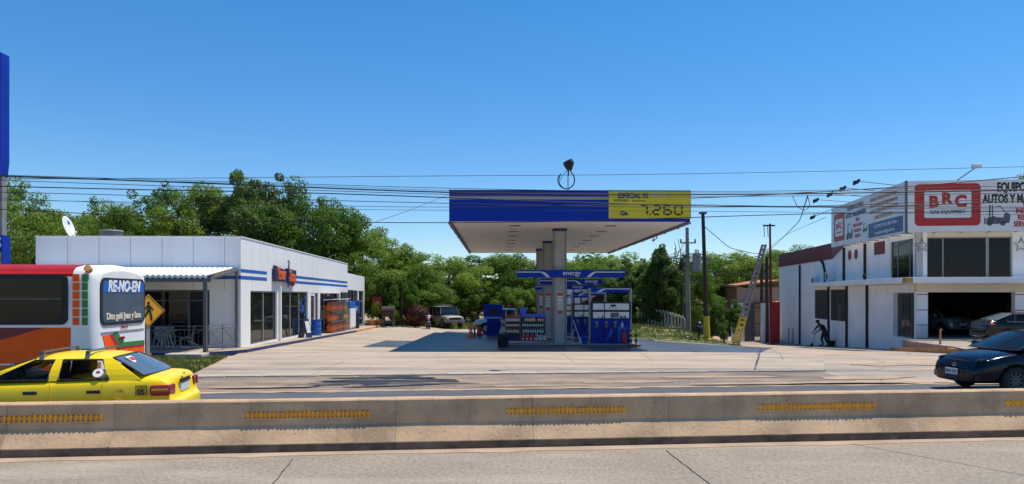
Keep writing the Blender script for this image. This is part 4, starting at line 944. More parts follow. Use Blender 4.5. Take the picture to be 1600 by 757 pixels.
MB().obox((.56,-.1,1.09), (.06,.40,.006), rot('Y', -32)).build('paper_slip', M['paper'], taxi); MB().obox((.798,.30,1.239), (.08,.18,.006), rot('Y', -32)).build('sticker_print', M['redsign'], sk)
for x in (1.33, 1.97):
    b = MB(); b.box(x-.02,x+.02,-.64,.64,TR+.055,TR+.08)
    for s in (-1, 1): b.slab([(x-.03,s*.60,TR+.06),(x+.03,s*.60,TR+.06),(x+.03,s*.645,TR-.05),(x-.03,s*.645,TR-.05)], (0,s*.03,0))
    b.build('roof_bar', M['frame'], taxi)
for x in (.93, 3.38):
    for s in (-1, 1): wheel(taxi, x, s*.72, .30, .19, M['alloy'], 7)
MB().box(2.62,2.76,.82,.98,.98,1.10).build('mirror', M['black'], taxi, bevel=.03); MB().box(2.62,2.76,-.98,-.82,.98,1.10).build('mirror', M['black'], taxi, bevel=.03)
# --- sedans sharing one build
def sedan(label, loc, rz, paint, rim, detail=True, name='sedan_car'):
    t = thing(name, label, 'car', loc, rz)
    st = [(0,.36,.58,.60,.62),(.04,.30,.62,.63,.78),(.10,.27,.68,.70,.83),(.14,.26,.98,1.01,.79),(.28,.25,1.03,1.07,.83),(.6,.24,1.03,1.08,.86),(1.1,.22,1.0,1.03,.875),(2.2,.21,.97,.99,.88),(3.2,.21,.95,.98,.875),(3.6,.22,.91,.99,.865),(4.1,.23,.82,.90,.84),(4.38,.23,.72,.79,.78),(4.47,.23,.60,.66,.70),(4.54,.27,.48,.52,.60)]
    car_body(t, st, paint, (.98, 3.62), .315, .87)
    greenhouse(t, paint, 3.52, 2.68, 1.35, .55, .985, 1.40, .81, .62, [(.95,1.25,1.28,1.36),(1.34,1.42,2.12,2.06),(2.22,2.14,3.28,2.62)], glass='glassd', zwb=.99, zrb=1.06)
    MB().box(.9,3.4,-.78,.78,.99,1.0).build('cabin_floor', M['dark'], t)
    seats(t, (2.2,), .78, .8)
    for s in (-1, 1):
        for x in (1.45, 2.45): MB().box(x-.11,x+.10,s*.875-.018,s*.875+.018,.84,.88).build('door_handle', paint, t, bevel=.012)
        MB().ball((.36,s*.71,.88), 1, 16, sz=(.24,.135,.095)).build('tail_light', M['taillight'], t)
        hl = MB().ball((4.09,s*.62,.735), 1, 18, sz=(.32,.20,.075)).build('headlight', M['glassd' if detail else 'headlight'], t)
        MB().ball((4.30,s*.62,.73), .055, 12).ball((4.22,s*.72,.74), .045, 12).build('lamp_bowl', M['headlight'], hl)
        MB().box(3.1,3.24,s*.98-.1,s*.98+.1,.98,1.12).build('mirror', paint, t, bevel=.04)
        if detail: 
            fg = MB().ball((4.44,s*.62,.37), 1, 14, sz=(.06,.06,.055)).build('fog_light', M['headlight'], t)
            MB().box(4.34,4.475,s*.60-.13,s*.60+.13,.30,.45).build('fog_surround', M['black'], t, bevel=.02)
    seams(t, .878, [(1.2,1.35),(2.17,2.19),(3.2,3.25)], .27, .98)
    gr = MB()
    for i in range(4): gr.tube([(4.40-.0,-.42,.60+i*.036),(4.505-.018*i,0,.60+i*.036),(4.40,.42,.60+i*.036)], .009, 6)
    gr = gr.build('grille', M['chrome'], t)
    MB().slab([(4.42,-.43,.58),(4.49,-.2,.58),(4.49,.2,.58),(4.42,.43,.58)], (-.03,0,.16)).build('grille_backing', M['black'], gr)
    MB().slab([(4.40,-.62,.27),(4.56,-.2,.27),(4.56,.2,.27),(4.40,.62,.27)], (-.015,0,.10)).build('lower_intake', M['black'], t)
    pl = MB().box(4.545,4.565,-.20,.20,.40,.54).build('number_plate', M['plate'], t)
    text('plate_number', 'BKH 957', M['frame'], pl, (4.567,0,.47), .10, rz=R(90))
    for z in (1.0,): MB().tube([(.97,.815,z-.01),(2.2,.82,z-.012),(3.4,.80,z-.012)], .008, 5).tube([(.97,-.815,z-.01),(2.2,-.82,z-.012),(3.4,-.80,z-.012)], .008, 5).build('belt_trim', M['chrome'], t)
    for x in (.98, 3.62):
        for s in (-1, 1): wheel(t, x, s*.765, .315, .20, rim, 10 if detail else 6, spoke=.022 if detail else .05)
    MB().box(4.3,4.4,-.01,.01,.2,.2)
    return t
a_ = math.pi+ang
bx, by = 10.35, 17.25   # middle of the nose
sedan('black saloon with tinted glass driving left at the right edge of the road', (bx+4.5*math.cos(ang), by+4.5*math.sin(ang), 0), a_, M['carblack'], M['frame'])
cx_ = PX(1533, 33.8)
pk = sedan('dark parked saloon with alloy wheels on the raised apron of the workshop', (cx_+.1, 34.35, .03), -R(6.9), M['carnavy'], M['alloy'], False)
MB().tube([(1.45,-.25,1.46),(1.15,-.25,1.85)], .008, 5).build('antenna', M['black'], pk)
# --- silver hatchback in the garage and the minivan body shared with the pickup
def hatch(label, loc, rz, paint):
    t = thing('hatchback_car', label, 'car', loc, rz)
    st = [(0,.36,.60,.62,.70),(.04,.28,.7,.72,.80),(.10,.26,1.0,1.02,.83),(.5,.24,1.02,1.04,.86),(2.2,.22,1.0,1.02,.87),(3.2,.22,.98,1.0,.865),(3.5,.23,.92,.98,.85),(3.85,.24,.80,.86,.80),(3.96,.26,.62,.66,.70),(4.0,.32,.5,.52,.58)]
    car_body(t, st, paint, (.72, 3.28), .30, .86)
    greenhouse(t, paint, 3.55, 2.65, .38, .12, 1.0, 1.55, .80, .64, [(.35,.48,1.1,1.12),(1.2,1.22,2.05,2.02),(2.15,2.12,3.25,2.58)], glass='glassd')
    MB().box(.2,3.4,-.78,.78,1.0,1.01).build('cabin_floor', M['dark'], t)
    for s in (-1, 1):
        MB().ball((3.60,s*.66,.77), 1, 16, sz=(.26,.15,.09)).build('headlight', M['headlight'], t)
        MB().ball((.1,s*.72,.95), 1, 12, sz=(.1,.1,.16)).build('tail_light', M['taillight'], t)
        MB().box(2.95,3.08,s*.98-.1,s*.98+.1,1.0,1.14).build('mirror', paint, t, bevel=.04)
        for x in (.72, 3.28): wheel(t, x, s*.75, .30, .19, M['alloy'], 7)
    MB().slab([(3.85,-.4,.62),(3.97,0,.62),(3.85,.4,.62)], (0,0,.1)).build('grille', M['black'], t)
    MB().slab([(3.92,-.5,.34),(4.03,-.1,.34),(4.03,.1,.34),(3.92,.5,.34)], (-.02,0,.12)).build('lower_intake', M['black'], t)
    MB().box(4.0,4.02,-.2,.2,.48,.60).build('number_plate', M['plate'], t)
    return t
hatch('silver hatchback parked nose out inside the dark garage', (24.6, 45.2, .04), -R(80), M['silver'])
# --- olive off-road vehicle at the back
sv = thing('off_road_car', 'dusty olive four wheel drive with roof rack parked before the trees', 'off road car', (PX(682,64), 64.2, gz(-6,62)+.05), -R(62))
st = [(0,.45,1.0,1.0,.80),(.05,.42,1.05,1.06,.86),(.3,.42,1.05,1.08,.87),(2.4,.42,1.03,1.06,.88),(3.0,.42,1.02,1.08,.88),(3.85,.44,.96,1.03,.85),(3.98,.46,.90,.95,.80),(4.02,.5,.8,.84,.76)]
car_body(sv, st, M['suv'], (.85, 3.25), .38, .88)
greenhouse(sv, M['suv'], 2.95, 2.62, .12, .05, 1.06, 1.80, .82, .72, [(.22,.25,.95,.95),(1.05,1.05,1.75,1.75),(1.85,1.85,2.75,2.55)], glass='glasst')
MB().box(.1,2.9,-.8,.8,1.06,1.07).build('cabin_floor', M['dark'], sv)
MB().box(2.5,2.56,-.7,.7,1.25,1.72).build('sun_shade', M['plasticw'], sv)
b = MB()
for y in (-.62,.62): b.tube([(.2,y,1.95),(2.4,y,1.95)], .02, 6)
for x in np.arange(.2,2.5,.36): b.tube([(x,-.62,1.95),(x,.62,1.95)], .015, 6)
for x in (.4,1.4,2.3):
    for y in (-.62,.62): b.tube([(x,y,1.8),(x,y,1.95)], .015, 6)
b.build('roof_rack', M['black'], sv)
MB().box(4.0,4.16,-.84,.84,.46,.64).build('bumper', M['frame'], sv, bevel=.03)
MB().box(4.0,4.045,-.5,.5,.72,.90).build('grille', M['black'], sv)
for s in (-1, 1):
    MB().cyl((3.98,s*.64,.82),(4.05,s*.64,.82),.095,n=18).build('headlight', M['headlight'], sv)
    MB().box(2.6,2.72,s*.98-.09,s*.98+.09,1.1,1.3).build('mirror', M['black'], sv, bevel=.03)
    for x in (.85, 3.25): wheel(sv, x, s*.78, .38, .24, M['frame'], 6)
seams(sv, .885, [(1.0,1.0),(1.8,1.8),(2.75,2.75)], .5, 1.05)
# --- silver pickup behind the islands
pu = thing('pickup_truck', 'silver pickup truck parked under the canopy behind the lubricant rack', 'pickup truck', (PX(846,51.5), 52.0, gz(0,51)+.07), math.pi)
st = [(0,.5,.98,.98,.80),(.05,.45,1.02,1.03,.86),(1.6,.42,1.02,1.03,.88),(3.4,.42,1.0,1.02,.88),(3.7,.42,1.0,1.05,.87),(4.5,.44,.92,1.0,.85),(4.68,.46,.82,.88,.80),(4.72,.5,.72,.75,.74)]
car_body(pu, st, M['silver'], (.95, 3.85), .37, .88)
greenhouse(pu, M['silver'], 3.7, 3.0, 1.75, 1.62, 1.03, 1.72, .80, .66, [(1.85,1.9,2.45,2.42),(2.55,2.5,3.45,2.95)], glass='glasst')
MB().box(1.7,3.6,-.78,.78,1.03,1.04).build('cabin_floor', M['dark'], pu)
MB().box(.1,1.6,-.74,.74,1.035,1.045).build('bed_cover', M['black'], pu)
for s in (-1, 1):
    MB().ball((4.45,s*.68,.84), 1, 14, sz=(.2,.16,.09)).build('headlight', M['headlight'], pu)
    MB().box(0,.1,s*.8-.06,s*.8+.06,.7,.95).build('tail_light', M['taillight'], pu)
    for x in (.95, 3.85): wheel(pu, x, s*.78, .37, .22, M['alloy'], 6)
seams(pu, .885, [(1.72,1.72),(2.5,2.5),(3.5,3.5)], .5, 1.02)
# --- motorbike beside the off-roader
mt = thing('motorbike', 'small motorbike with white front parked left of the olive off-roader', 'motorbike', (PX(668,58), 58.3, gz(-6,58)+.05), -R(75))
for x in (-.6,.62):
    e = MB(); e.lathe([(.24,-.03),(.30,-.045),(.30,.045),(.24,.03),(.24,-.03)], c=(x,0,.30), n=26, M=rot('X', 90))
    for q in range(8): a = q*math.pi/8; e.tube([(x-.25*math.cos(a),0,.3-.25*math.sin(a)),(x+.25*math.cos(a),0,.3+.25*math.sin(a))], .006, 4)
    e.build('wheel', M['tyre'], mt)
MB().tube([(.62,0,.3),(.45,0,.95),(.4,0,1.1)], .03).tube([(.42,-.32,1.12),(.45,0,1.08),(.42,.32,1.12)], .018).build('fork', M['chrome'], mt)
MB().ball((.1,0,.82), 1, 14, sz=(.28,.13,.13)).build('fuel_tank', M['red'], mt); MB().box(-.65,-.05,-.12,.12,.76,.84).build('seat', M['black'], mt, bevel=.03)
MB().box(-.2,.25,-.12,.12,.3,.65).build('engine', M['frame'], mt, bevel=.03); MB().ball((.52,0,1.0), 1, 12, sz=(.08,.13,.15)).build('front_cowl', M['plasticw'], mt)
MB().box(.4,.75,-.07,.07,.60,.63).build('mudguard', M['plasticw'], mt)
for s in (-1,1): MB().tube([(.42,s*.28,1.12),(.4,s*.33,1.3)], .008).ball((.4,s*.34,1.32), .05).build('mirror', M['black'], mt)

# --- bus
bus = thing('bus', 'white, orange and maroon bus with check pattern corner seen from its rear', 'bus', (-8.30, 14.62, 0), math.pi+R(3))
# local: +x forward (left in the photo), near side is +y; rear at x=0
BW = 2.42; BL = 9.5; BT = 2.83
def bsec(x, ins, top):
    r = .16; pts = []
    y0, y1 = -BW+ins, -ins
    for (cx, cz_, a0) in ((y1-r*.4, .42, -90),):
        pass
    z0 = .38
    pts = [(y0+.03,z0),(y1-.03,z0),(y1,z0+.08),(y1,1.7),(y1-.02,top-.22),(y1-.06,top-.10),(y1-.16,top-.03),(y1-.5,top+.03),((y0+y1)/2,top+.06),(y0+.5,top+.03),(y0+.16,top-.03),(y0+.06,top-.10),(y0+.02,top-.22),(y0,1.7),(y0,z0+.08)]
    return [(x,y,z) for y, z in pts]
secs = [bsec(.0,.20,BT-.13), bsec(.03,.09,BT-.07), bsec(.10,.03,BT-.025), bsec(.22,.0,BT), bsec(BL-.3,.0,BT), bsec(BL,.1,BT-.1)]
b = MB(); k = len(secs[0])
b.add([p for s_ in secs for p in s_], [(i*k+j,(i+1)*k+j,(i+1)*k+(j+1)%k,i*k+(j+1)%k) for i in range(len(secs)-1) for j in range(k)], 0, True)
b.add(secs[0], [tuple(range(k))]); b.add(secs[-1], [tuple(range(k))[::-1]])
b.build('body', M['white'], bus)
e_ = .006
def bside(x0, x1, z0, z1, m, nm, d=e_): return MB().box(x0,x1,-.003,d,z0,z1).build(nm, m, bus)
b = MB(); rs = []
for x in (.42, BL-.35): rs.append([(x,y+(.008 if y > -1 else -.008)*(1 if z < BT-.05 else 0),z+.008) for (_, y, z) in bsec(x,0,BT)[3:14]])
rs = [[(p[0],.009,2.665)]+r[1:-1]+[(p[0],-BW-.009,2.665)] for r in rs for p in (r[0],)]
kk = len(rs[0]); b.add(rs[0]+rs[1], [(j,j+1,kk+j+1,kk+j) for j in range(kk-1)], 0, True); b.build('roof_skin', M['red'], bus)
MB().slab([(.45,.002,.60),(BL-.4,.002,.60),(BL-.4,.002,1.60),(.45,.002,1.60)], (0,.004,0)).build('side_panel', M['orange'], bus)
MB().slab([(.95,.006,1.60),(3.8,.006,1.60),(3.8,.006,.85),(2.6,.006,1.12)], (0,.003,0)).build('side_sweep', M['maroon'], bus)
MB().slab([(1.75,.009,1.60),(3.8,.009,1.60),(3.8,.009,1.22),(2.7,.009,1.44)], (0,.003,0)).build('side_sweep', M['green'], bus)
MB().box(.45,BL-.4,.004,.012,.86,.89).build('side_line', M['white'], bus)
# corner checks
b = MB(); b2 = MB()
for r_ in range(6):
    z1 = BT-.17-r_*.172; b.box(.285,.415,-.002,.007,z1-.15,z1); b2.box(.125,.235,-.026 if 0 else -.012,.007,z1-.15,z1)
b.build('orange_check', M['orange'], bus); b2.build('green_check', M['green'], bus)
MB().box(.06,.24,-.02,.005,1.05,1.18).build('rear_corner_patch', M['green'], bus)
def rrect(x0, x1, z0, z1, r, y, d, n=6):
    P = []
    for cx, cz_, a0 in ((x1-r,z1-r,0),(x0+r,z1-r,90),(x0+r,z0+r,180),(x1-r,z0+r,270)):
        for q in range(n+1): a = R(a0+90*q/n); P.append((cx+r*math.cos(a), y, cz_+r*math.sin(a)))
    return P
for i, (x0, x1) in enumerate(((.50,2.15),(2.25,3.9),(4.0,5.65),(5.75,7.4))):
    w_ = MB().slab(rrect(x0,x1,1.655,2.655,.13,-.002,0), (0,.022,0)).build('side_window', M['black'], bus, bevel=.006)
    MB().slab(rrect(x0+.11,x1-.07,1.74,2.57,.09,.022,0), (0,.004,0)).build('pane', M['glassd'], w_)
    MB().box(x0+.11,x1-.07,.026,.032,2.16,2.18).build('sliding_rail', M['frame'], w_)
# rear face (plane x~0, y from -2.2 to -.2), rear window with rounded frame
def rear(P, m, nm, par=bus, d=.012, x=-.002): return MB().slab([(x, y, z) for y, z in P], (-d,0,0)).build(nm, m, par)
def rr2(y0, y1, z0, z1, r): return [(p[0], p[2]) for p in rrect(y0, y1, z0, z1, r, 0, 0)]
rw = rear(rr2(-2.22,-.22,1.62,2.60,.18), M['black'], 'rear_window', d=.02)
rear(rr2(-2.15,-.29,1.68,2.54,.14), M['glassblue'], 'pane', rw, .006, -.021)
rear([(-2.14,2.30),(-.30,2.30),(-.30,2.50),(-.36,2.535),(-2.08,2.535),(-2.14,2.50)], M['bluestripe'], 'sun_strip', rw, .003, -.027)
text('lettering', 'RE-NO-EN', M['white'], rw, (-.034,-1.20,2.42), .33, rz=R(-90), bold=.011, shear=.25, xs=.94)
text('small_lettering', 'Dios guió Juan y Sara', M['cream'], rw, (-.034,-1.2,1.80), .19, rz=R(-90), bold=.006, xs=.95)
text('small_lettering', 'Dina G.', M['redsign'], bus, (-.012,-1.25,1.565), .10, rz=R(-90), shear=.3)
def band(o0, o1, m, nm, x):
    P = []
    c = [(-.32,1.42),(-.42,1.2),(-.55,1.05),(-.72,.98),(-1.0,.95),(-2.2,.93)]
    def off(d): return [(-.32+ -.0-d, 1.42)]+[(y+ (-d if y > -.9 else 0), z+d*.55) for y, z in c[1:]]
    A, B = off(o0), off(o1); bb = MB()
    for i in range(len(A)-1): bb.slab([(x,A[i][0],A[i][1]),(x,A[i+1][0],A[i+1][1]),(x,B[i+1][0],B[i+1][1]),(x,B[i][0],B[i][1])], (-.006,0,0))
    return bb.build(nm, m, bus)
band(0,.26,M['orange'],'rear_stripe',-.004); band(.26,.36,M['red'],'rear_stripe',-.006); band(.36,.52,M['green'],'rear_stripe',-.008)
MB().box(-.02,.0,-2.2,-.25,1.475,1.49).build('rear_seam', M['greylt'], bus)
b = MB()
for q in range(3): b.cyl((-.03,-1.02-q*.09,1.33),(.0,-1.02-q*.09,1.33),.032,n=12)
b.build('rear_lamp_cluster', M['taillight'], bus)
MB().tube([(.12,-.06,2.74),(.12,.03,2.78)], .07, 12).build('side_lamp', M['terra'], bus)
MB().box(-.08,.1,-2.3,-.1,.38,.62).build('bumper', M['frame'], bus, bevel=.03)
for s_, y in ((1,-.05),(-1,-BW+.05)):
    MB().box(-.03,.02,(y-.16),(y-.02) if s_ > 0 else y+.12,.70,.9).build('tail_light', M['taillight'], bus)
for x in (1.9, 7.2):
    for y in (-.14,-BW+.14): w_ = wheel(bus, x, y, .46, .28, M['greylt'], 8)

# ---------------------------------------------------------------- crossing sign and pylon
t = thing('crossing_sign', 'amber diamond pedestrian crossing sign on a grey post behind the bus', 'sign', (PX(231,19.8), 19.8, .0), R(52))
MB().box(-.045,.045,-.02,.02,0,2.0).build('post', M['greylt'], t)
Md = rot('Y', 45)
sb = MB().obox((0,-.03,1.82), (.63,.012,.63), Md).build('sign_plate', M['amber'], t); sb.data.materials[0] = mat('sign_amber', (.80,.36,.01), .45, var=.03)
b = MB()
for P in ([(-.19,0),(0,-.19),(.19,0),(0,.19)],): pass
b2 = MB()
for (xa,za),(xb,zb) in (((0,.41),(.41,0)),((.41,0),(0,-.41)),((0,-.41),(-.41,0)),((-.41,0),(0,.41))): b2.tube([(xa,-.038,1.82+za),(xb,-.038,1.82+zb)], .007, 4)
b2.build('sign_border', M['black'], sb)
b.cyl((.0,-.044,2.03),(0,-.037,2.03),.038,n=14)
for P in ([(-.04,.16),(.05,.16),(.06,-.02),(-.045,-.02)],[(-.04,.0),(.03,0),(-.06,-.14),(-.14,-.26),(-.18,-.24),(-.10,-.12)],[(-.0,.0),(.06,0),(.10,-.13),(.11,-.26),(.05,-.26),(.04,-.12)],[(-.03,.15),(-.02,.10),(-.12,.0),(-.14,.03)],[(.04,.15),(.03,.09),(.12,0),(.14,.03)]):
    b.slab([(x,-.037,1.82+z) for x, z in P], (0,-.007,0))
b.build('walking_figure', M['black'], sb)
t = thing('price_pylon', 'tall blue and grey station pylon sign cut off by the left edge', 'pylon sign', (PX(-40,24), 24, .0))
MB().box(-.35,.98,-.12,.12,0,6.1).build('column', M['grey'], t, bevel=.02)
x1 = PX(8,24)-PX(-40,24)
MB().slab([(-1.6,-.22,6.1),(x1-.05,-.22,6.1),(x1,-.22,6.6),(x1,-.22,10.1),(-1.6,-.22,10.5)], (0,.44,0)).build('sign_board', M['blue'], t, bevel=.02)
MB().slab([(x1-.06,-.228,7.1),(x1-.22,-.228,6.7),(x1-.5,-.228,6.6),(-1.5,-.228,6.6),(-1.5,-.228,7.6),(x1-.5,-.228,7.9)], (0,.006,0)).build('board_swoosh', M['swoosh'], t)
lp = MB().box(-1.6,PX(10,24)-PX(-40,24),-.2,.2,3.02,4.18).build('price_panel', M['blue'], t)
text('lettering', 'S', M['white'], lp, (PX(3,24)-PX(-40,24),-.205,3.93), .5, bold=.02)
MB().box(-1.5,PX(8.5,24)-PX(-40,24),-.207,-.201,3.1,3.62).build('price_field', M['yellow'], lp)
text('lettering', '0', M['bluedark'], lp, (PX(3,24)-PX(-40,24),-.212,3.37), .4, bold=.015)
# ---------------------------------------------------------------- workshop building on the right
wk = thing('workshop_building', 'white two storey gas equipment workshop with big red logo billboard and dark garage', 'building', (20.9, 38.0, 0), -R(6.9))
FW = 11.0; SB = 29.6; GB = -3.0
b = MB()   # front ground floor
b.box(0,.54,0,.35,GB,2.38).box(4.72,FW,0,.35,GB,2.38).box(.54,4.72,0,.35,GB,.02)
b.box(FW-.3,FW,.35,12,GB,5.6)
b.build('front_wall', M['whitew'], wk)
MB().box(-.003,FW,-.02,.35,2.38,2.84).build('front_lintel', M['cream'], wk)
b = MB()   # side wall, piers round the window bays
wins = [(.30,3.1,-.05,2.36),(10.9,14.4,.45,2.62),(14.95,18.3,.45,2.62)]
prev = .35
for a, c, z0, z1 in wins:
    b.box(0,.3,prev,a,GB,2.82); b.box(0,.3,a,c,GB,z0); b.box(0,.3,a,c,z1,2.82); prev = c
b.box(0,.3,prev,SB,GB,2.82); b.box(0,.3,12.0,SB,2.82,4.85); b.box(.3,FW,SB-.3,SB,GB,4.85)
b.box(0,.3,4.0,12.0,3.14,5.6); b.box(0,.3,.0,.45,3.14,5.6); b.box(0,.3,3.5,4.0,3.14,5.6); b.box(0,.3,.45,3.5,5.2,5.6); b.box(.3,FW,11.7,12,3.14,5.6)
b.slab([(0,12,4.85),(0,13.6,4.85),(0,12,5.6)], (.3,0,0))
b.build('side_wall', M['whitew'], wk)
MB().box(0,.5,0,.3,3.14,5.6).build('upper_column', M['whitew'], wk); MB().box(4.6,FW,0,.3,3.14,5.6).build('upper_column', M['whitew'], wk)
MB().box(.5,4.6,.0,.3,5.22,5.6).build('upper_lintel', M['cream'], wk)
MB().box(-.85,FW,-.85,.0,2.84,3.14).box(-.85,-.0,0,17.2,2.84,3.14).build('ledge', M['whitew'], wk, bevel=.01)
MB().box(-.86,-.52,-.857,-.851,2.86,3.13).box(-.857,-.851,-.85,-.4,2.86,3.13).build('ledge_patch', M['terra'], wk)
MB().box(.3,FW-.3,.35,11.7,2.9,3.1).box(.3,FW-.3,.3,11.7,5.6,5.7).box(.3,FW-.3,12,SB-.3,4.6,4.7).build('floor_slabs', M['darkwall'], wk)
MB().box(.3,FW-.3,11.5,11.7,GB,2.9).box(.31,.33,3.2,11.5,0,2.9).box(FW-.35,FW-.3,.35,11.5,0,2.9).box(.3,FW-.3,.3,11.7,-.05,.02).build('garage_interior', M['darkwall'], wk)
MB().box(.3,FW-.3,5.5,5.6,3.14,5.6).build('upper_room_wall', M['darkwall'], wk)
b = MB()
for z in (2.27,1.47,.70):
    b.box(-.003,.545,-.008,.0,z-.025,z+.02); b.box(4.715,6.2,-.008,.0,z-.025,z+.02)
b.build('red_stripe', M['red'], wk)
def barred(a, c, z0, z1, nm='barred_window', n=14):
    f = MB().box(.02,.08,a,a+.06,z0,z1).box(.02,.08,c-.06,c,z0,z1).box(.02,.08,a,c,z1-.06,z1).box(.02,.08,a,c,z0,z0+.06)
    f = f.build(nm, M['frame'], wk); bb = MB()
    for i in range(1, n): y = a+(c-a)*i/n; bb.tube([(.03,y,z0),(.03,y,z1)], .012, 5)
    bb.build('bars', M['grey'], f); MB().box(.12,.13,a,c,z0,z1).build('pane', M['glassd'], f)
    cb_ = MB()
    for i in range(9):
        y = a+(c-a)*(i+.5)/9; cb_.box(.2,.21,y-.06,y+.06,z0,z1)
    cb_.build('curtain', M['cream'], f)
for a, c, z0, z1 in wins[1:]: barred(a, c, z0, z1)
f = MB().box(.20,.27,.4,.5,-.05,2.36).box(.2,.27,2.9,3.0,-.05,2.36).box(.2,.27,1.1,1.16,-.05,2.36).box(.2,.27,1.95,2.01,-.05,2.36).box(.2,.27,.4,3.0,2.28,2.36).build('corner_window', M['frame'], wk)
MB().box(.23,.24,.5,2.9,.0,2.3).build('pane', M['glassd'], f)
bb = MB()
for i in range(16): bb.tube([(.17,.5+i*.155,0),(.17,.5+i*.155,2.3)], .01, 4)
bb.build('bars', M['grey'], f)
# drain pipes
b = MB()
def pipe(y, z0, z1, m='black', r=.085): MB().tube([(-.07,y,z0),(-.07,y,z1)], r, 8).build('drain_pipe', M[m], wk)
pipe(22.3,-2.3,4.7); pipe(14.65,-1.5,2.83); pipe(10.75,-1.4,2.83); pipe(7.0,-1.2,2.83)
pipe(11.3,3.14,5.4); pipe(7.35,3.14,5.4); MB().tube([(-.07,15.5,3.14),(-.07,15.5,3.9),(-.07,15.9,4.5),(-.1,16.3,4.75)], .085, 8).build('drain_pipe', M['black'], wk)
for y in (26.0,24.5): MB().tube([(-.05,y,-2.2),(-.05,y,-.6)], .04, 6).build('drain_pipe', M['greylt'], wk)
for y in (9.1,10.3): MB().cyl((-.02,y,4.85),(.0,y,4.85),.33,n=24).build('oval_vent', M['maroon'], wk)
b = MB().box(-.03,.0,4.3,5.9,4.62,5.35); 
for q in range(7): b.box(-.05,-.03,4.34,5.86,4.66+q*.1,4.70+q*.1)
b.build('louvre_vent', M['maroon'], wk)
for y in (13.2,):
    pass
for y, z in ((17.6,3.0),(13.8,3.25)):
    o = MB().box(-.36 if y > 17.3 else -.45,-.02,y-.42,y+.42,z,z+.58).build('cooling_unit', M['plasticw'], wk, bevel=.02)
    MB().cyl((-.47 if y < 17 else -.38,y-.05,z+.29),(-.45 if y < 17 else -.355,y-.05,z+.29),.23,n=22).build('fan_grille', M['frame'], o)
MB().ball((-.9,5.0,3.35), .16, 10, sz=(.5,1.2,1)).tube([(-.85,5,3.14),(-.85,5.05,3.4)], .03).build('ledge_lamp', M['black'], wk)
# upper glazing
f = MB()
for x0, x1 in ((.5,.56),(1.28,1.34),(3.38,3.52),(4.54,4.6)): f.box(x0,x1,.10,.16,3.14,5.22)
f.box(.5,4.6,.1,.16,5.16,5.22)
f = f.build('upper_window', M['greylt'], wk)
MB().box(.56,4.54,.125,.132,3.16,5.16).build('pane', M['glassd'], f)
MB().box(.52,1.25,.6,.62,3.14,5.2).build('blind', M['cream'], f)
f = MB()
for y in (.45,1.0,2.6,3.44): f.box(.06,.12,y,y+.06,3.14,5.2)
f = f.build('upper_side_window', M['greylt'], wk); MB().box(.085,.092,.5,3.44,3.14,5.2).build('pane', M['glassd'], f)
MB().box(.2,.22,1.05,2.55,3.14,5.2).build('blind', M['cream'], f)
# wire stars
for x, z in ((.24,4.78),(5.0,4.78)):
    P = [(x+(.36 if i%2 == 0 else .15)*math.sin(i*math.pi/5), -.03, z+(.36 if i%2 == 0 else .15)*math.cos(i*math.pi/5)) for i in range(10)]
    MB().tube(P+[P[0]], .018, 6).tube([(x,-.03,z+.36),(x,-.03,5.3)], .008, 4).build('star_ornament', M['frame'], wk)
# maroon sheet parapet
b = MB()
b.box(-.06,.0,13.9,SB,4.78,5.9); b.slab([(-.06,11.6,6.5),(-.06,13.9,5.9),(-.06,13.9,4.78),(-.06,11.6,5.45)], (.06,0,0))
b.box(0,FW,SB,SB+.06,4.78,5.9)
for i in range(64): y = 13.95+i*.245; b.box(-.075,-.06,y,y+.06,4.79,5.89)
b.build('sheet_parapet', M['maroon'], wk)
MB().box(.0,FW-.3,13.9,SB,5.5,5.56).build('rear_roof', M['tin'], wk)
# billboard, two faces
SZ0, SZ1 = 5.42, 8.0
bb_ = MB().box(-.85,FW,-.88,-.80,SZ0,SZ1).box(-.88,-.80,-.80,11.25,SZ0,SZ1).build('billboard', M['white'], wk)
MB().box(-.90,-.80,-.90,-.80,SZ0-.02,SZ1+.02).build('corner_post', M['frame'], bb_)
MB().box(-.7,FW,-.78,-.72,SZ0,SZ0+.08).box(-.78,-.72,-.7,11.2,SZ0,SZ0+.08).box(-.7,FW,-.78,-.72,SZ1-.1,SZ1).box(-.78,-.72,-.7,11.2,SZ1-.1,SZ1).build('billboard_frame', M['frame'], bb_)
b = MB()
for x in np.arange(-.5, FW, 1.3): b.box(x-.03,x+.03,-.79,0,SZ0+.02,SZ0+.06)
for y in np.arange(.5, 11, 1.6): b.box(-.79,0,y-.03,y+.03,SZ0+.02,SZ0+.06)
b.build('billboard_brackets', M['frame'], bb_)
def frr(x0, x1, z0, z1, r, y, m, nm, d=.006, par=bb_): return MB().slab(rrect(x0, x1, z0, z1, r, y, 0), (0,-d,0)).build(nm, m, par)
frr(-.46,2.66,5.72,7.84,.22,-.881,M['redsign'],'logo_field')
frr(-.02,2.24,6.10,7.52,.10,-.887,M['frame'],'logo_border',.004); frr(0,2.22,6.12,7.50,.09,-.891,M['white'],'logo_panel',.004)
for ch, x, z in (('B',.44,6.90),('R',1.06,7.06),('C',1.72,6.92)): text('logo_letter', ch, M['redsign'], bb_, (x,-.90,z), .78, bold=.045, xs=1.0)
text('logo_caption', 'GAS EQUIPMET', M['frame'], bb_, (1.10,-.90,6.42), .235, bold=.006, xs=1.05)
text('lettering', 'EQUIPOS PARA', M['black'], bb_, (3.42,-.886,7.60), .60, bold=.028, xs=.62, align='LEFT')
text('lettering', 'AUTOS Y MAQUINARIAS', M['black'], bb_, (2.76,-.886,7.02), .58, bold=.028, xs=.62, align='LEFT')
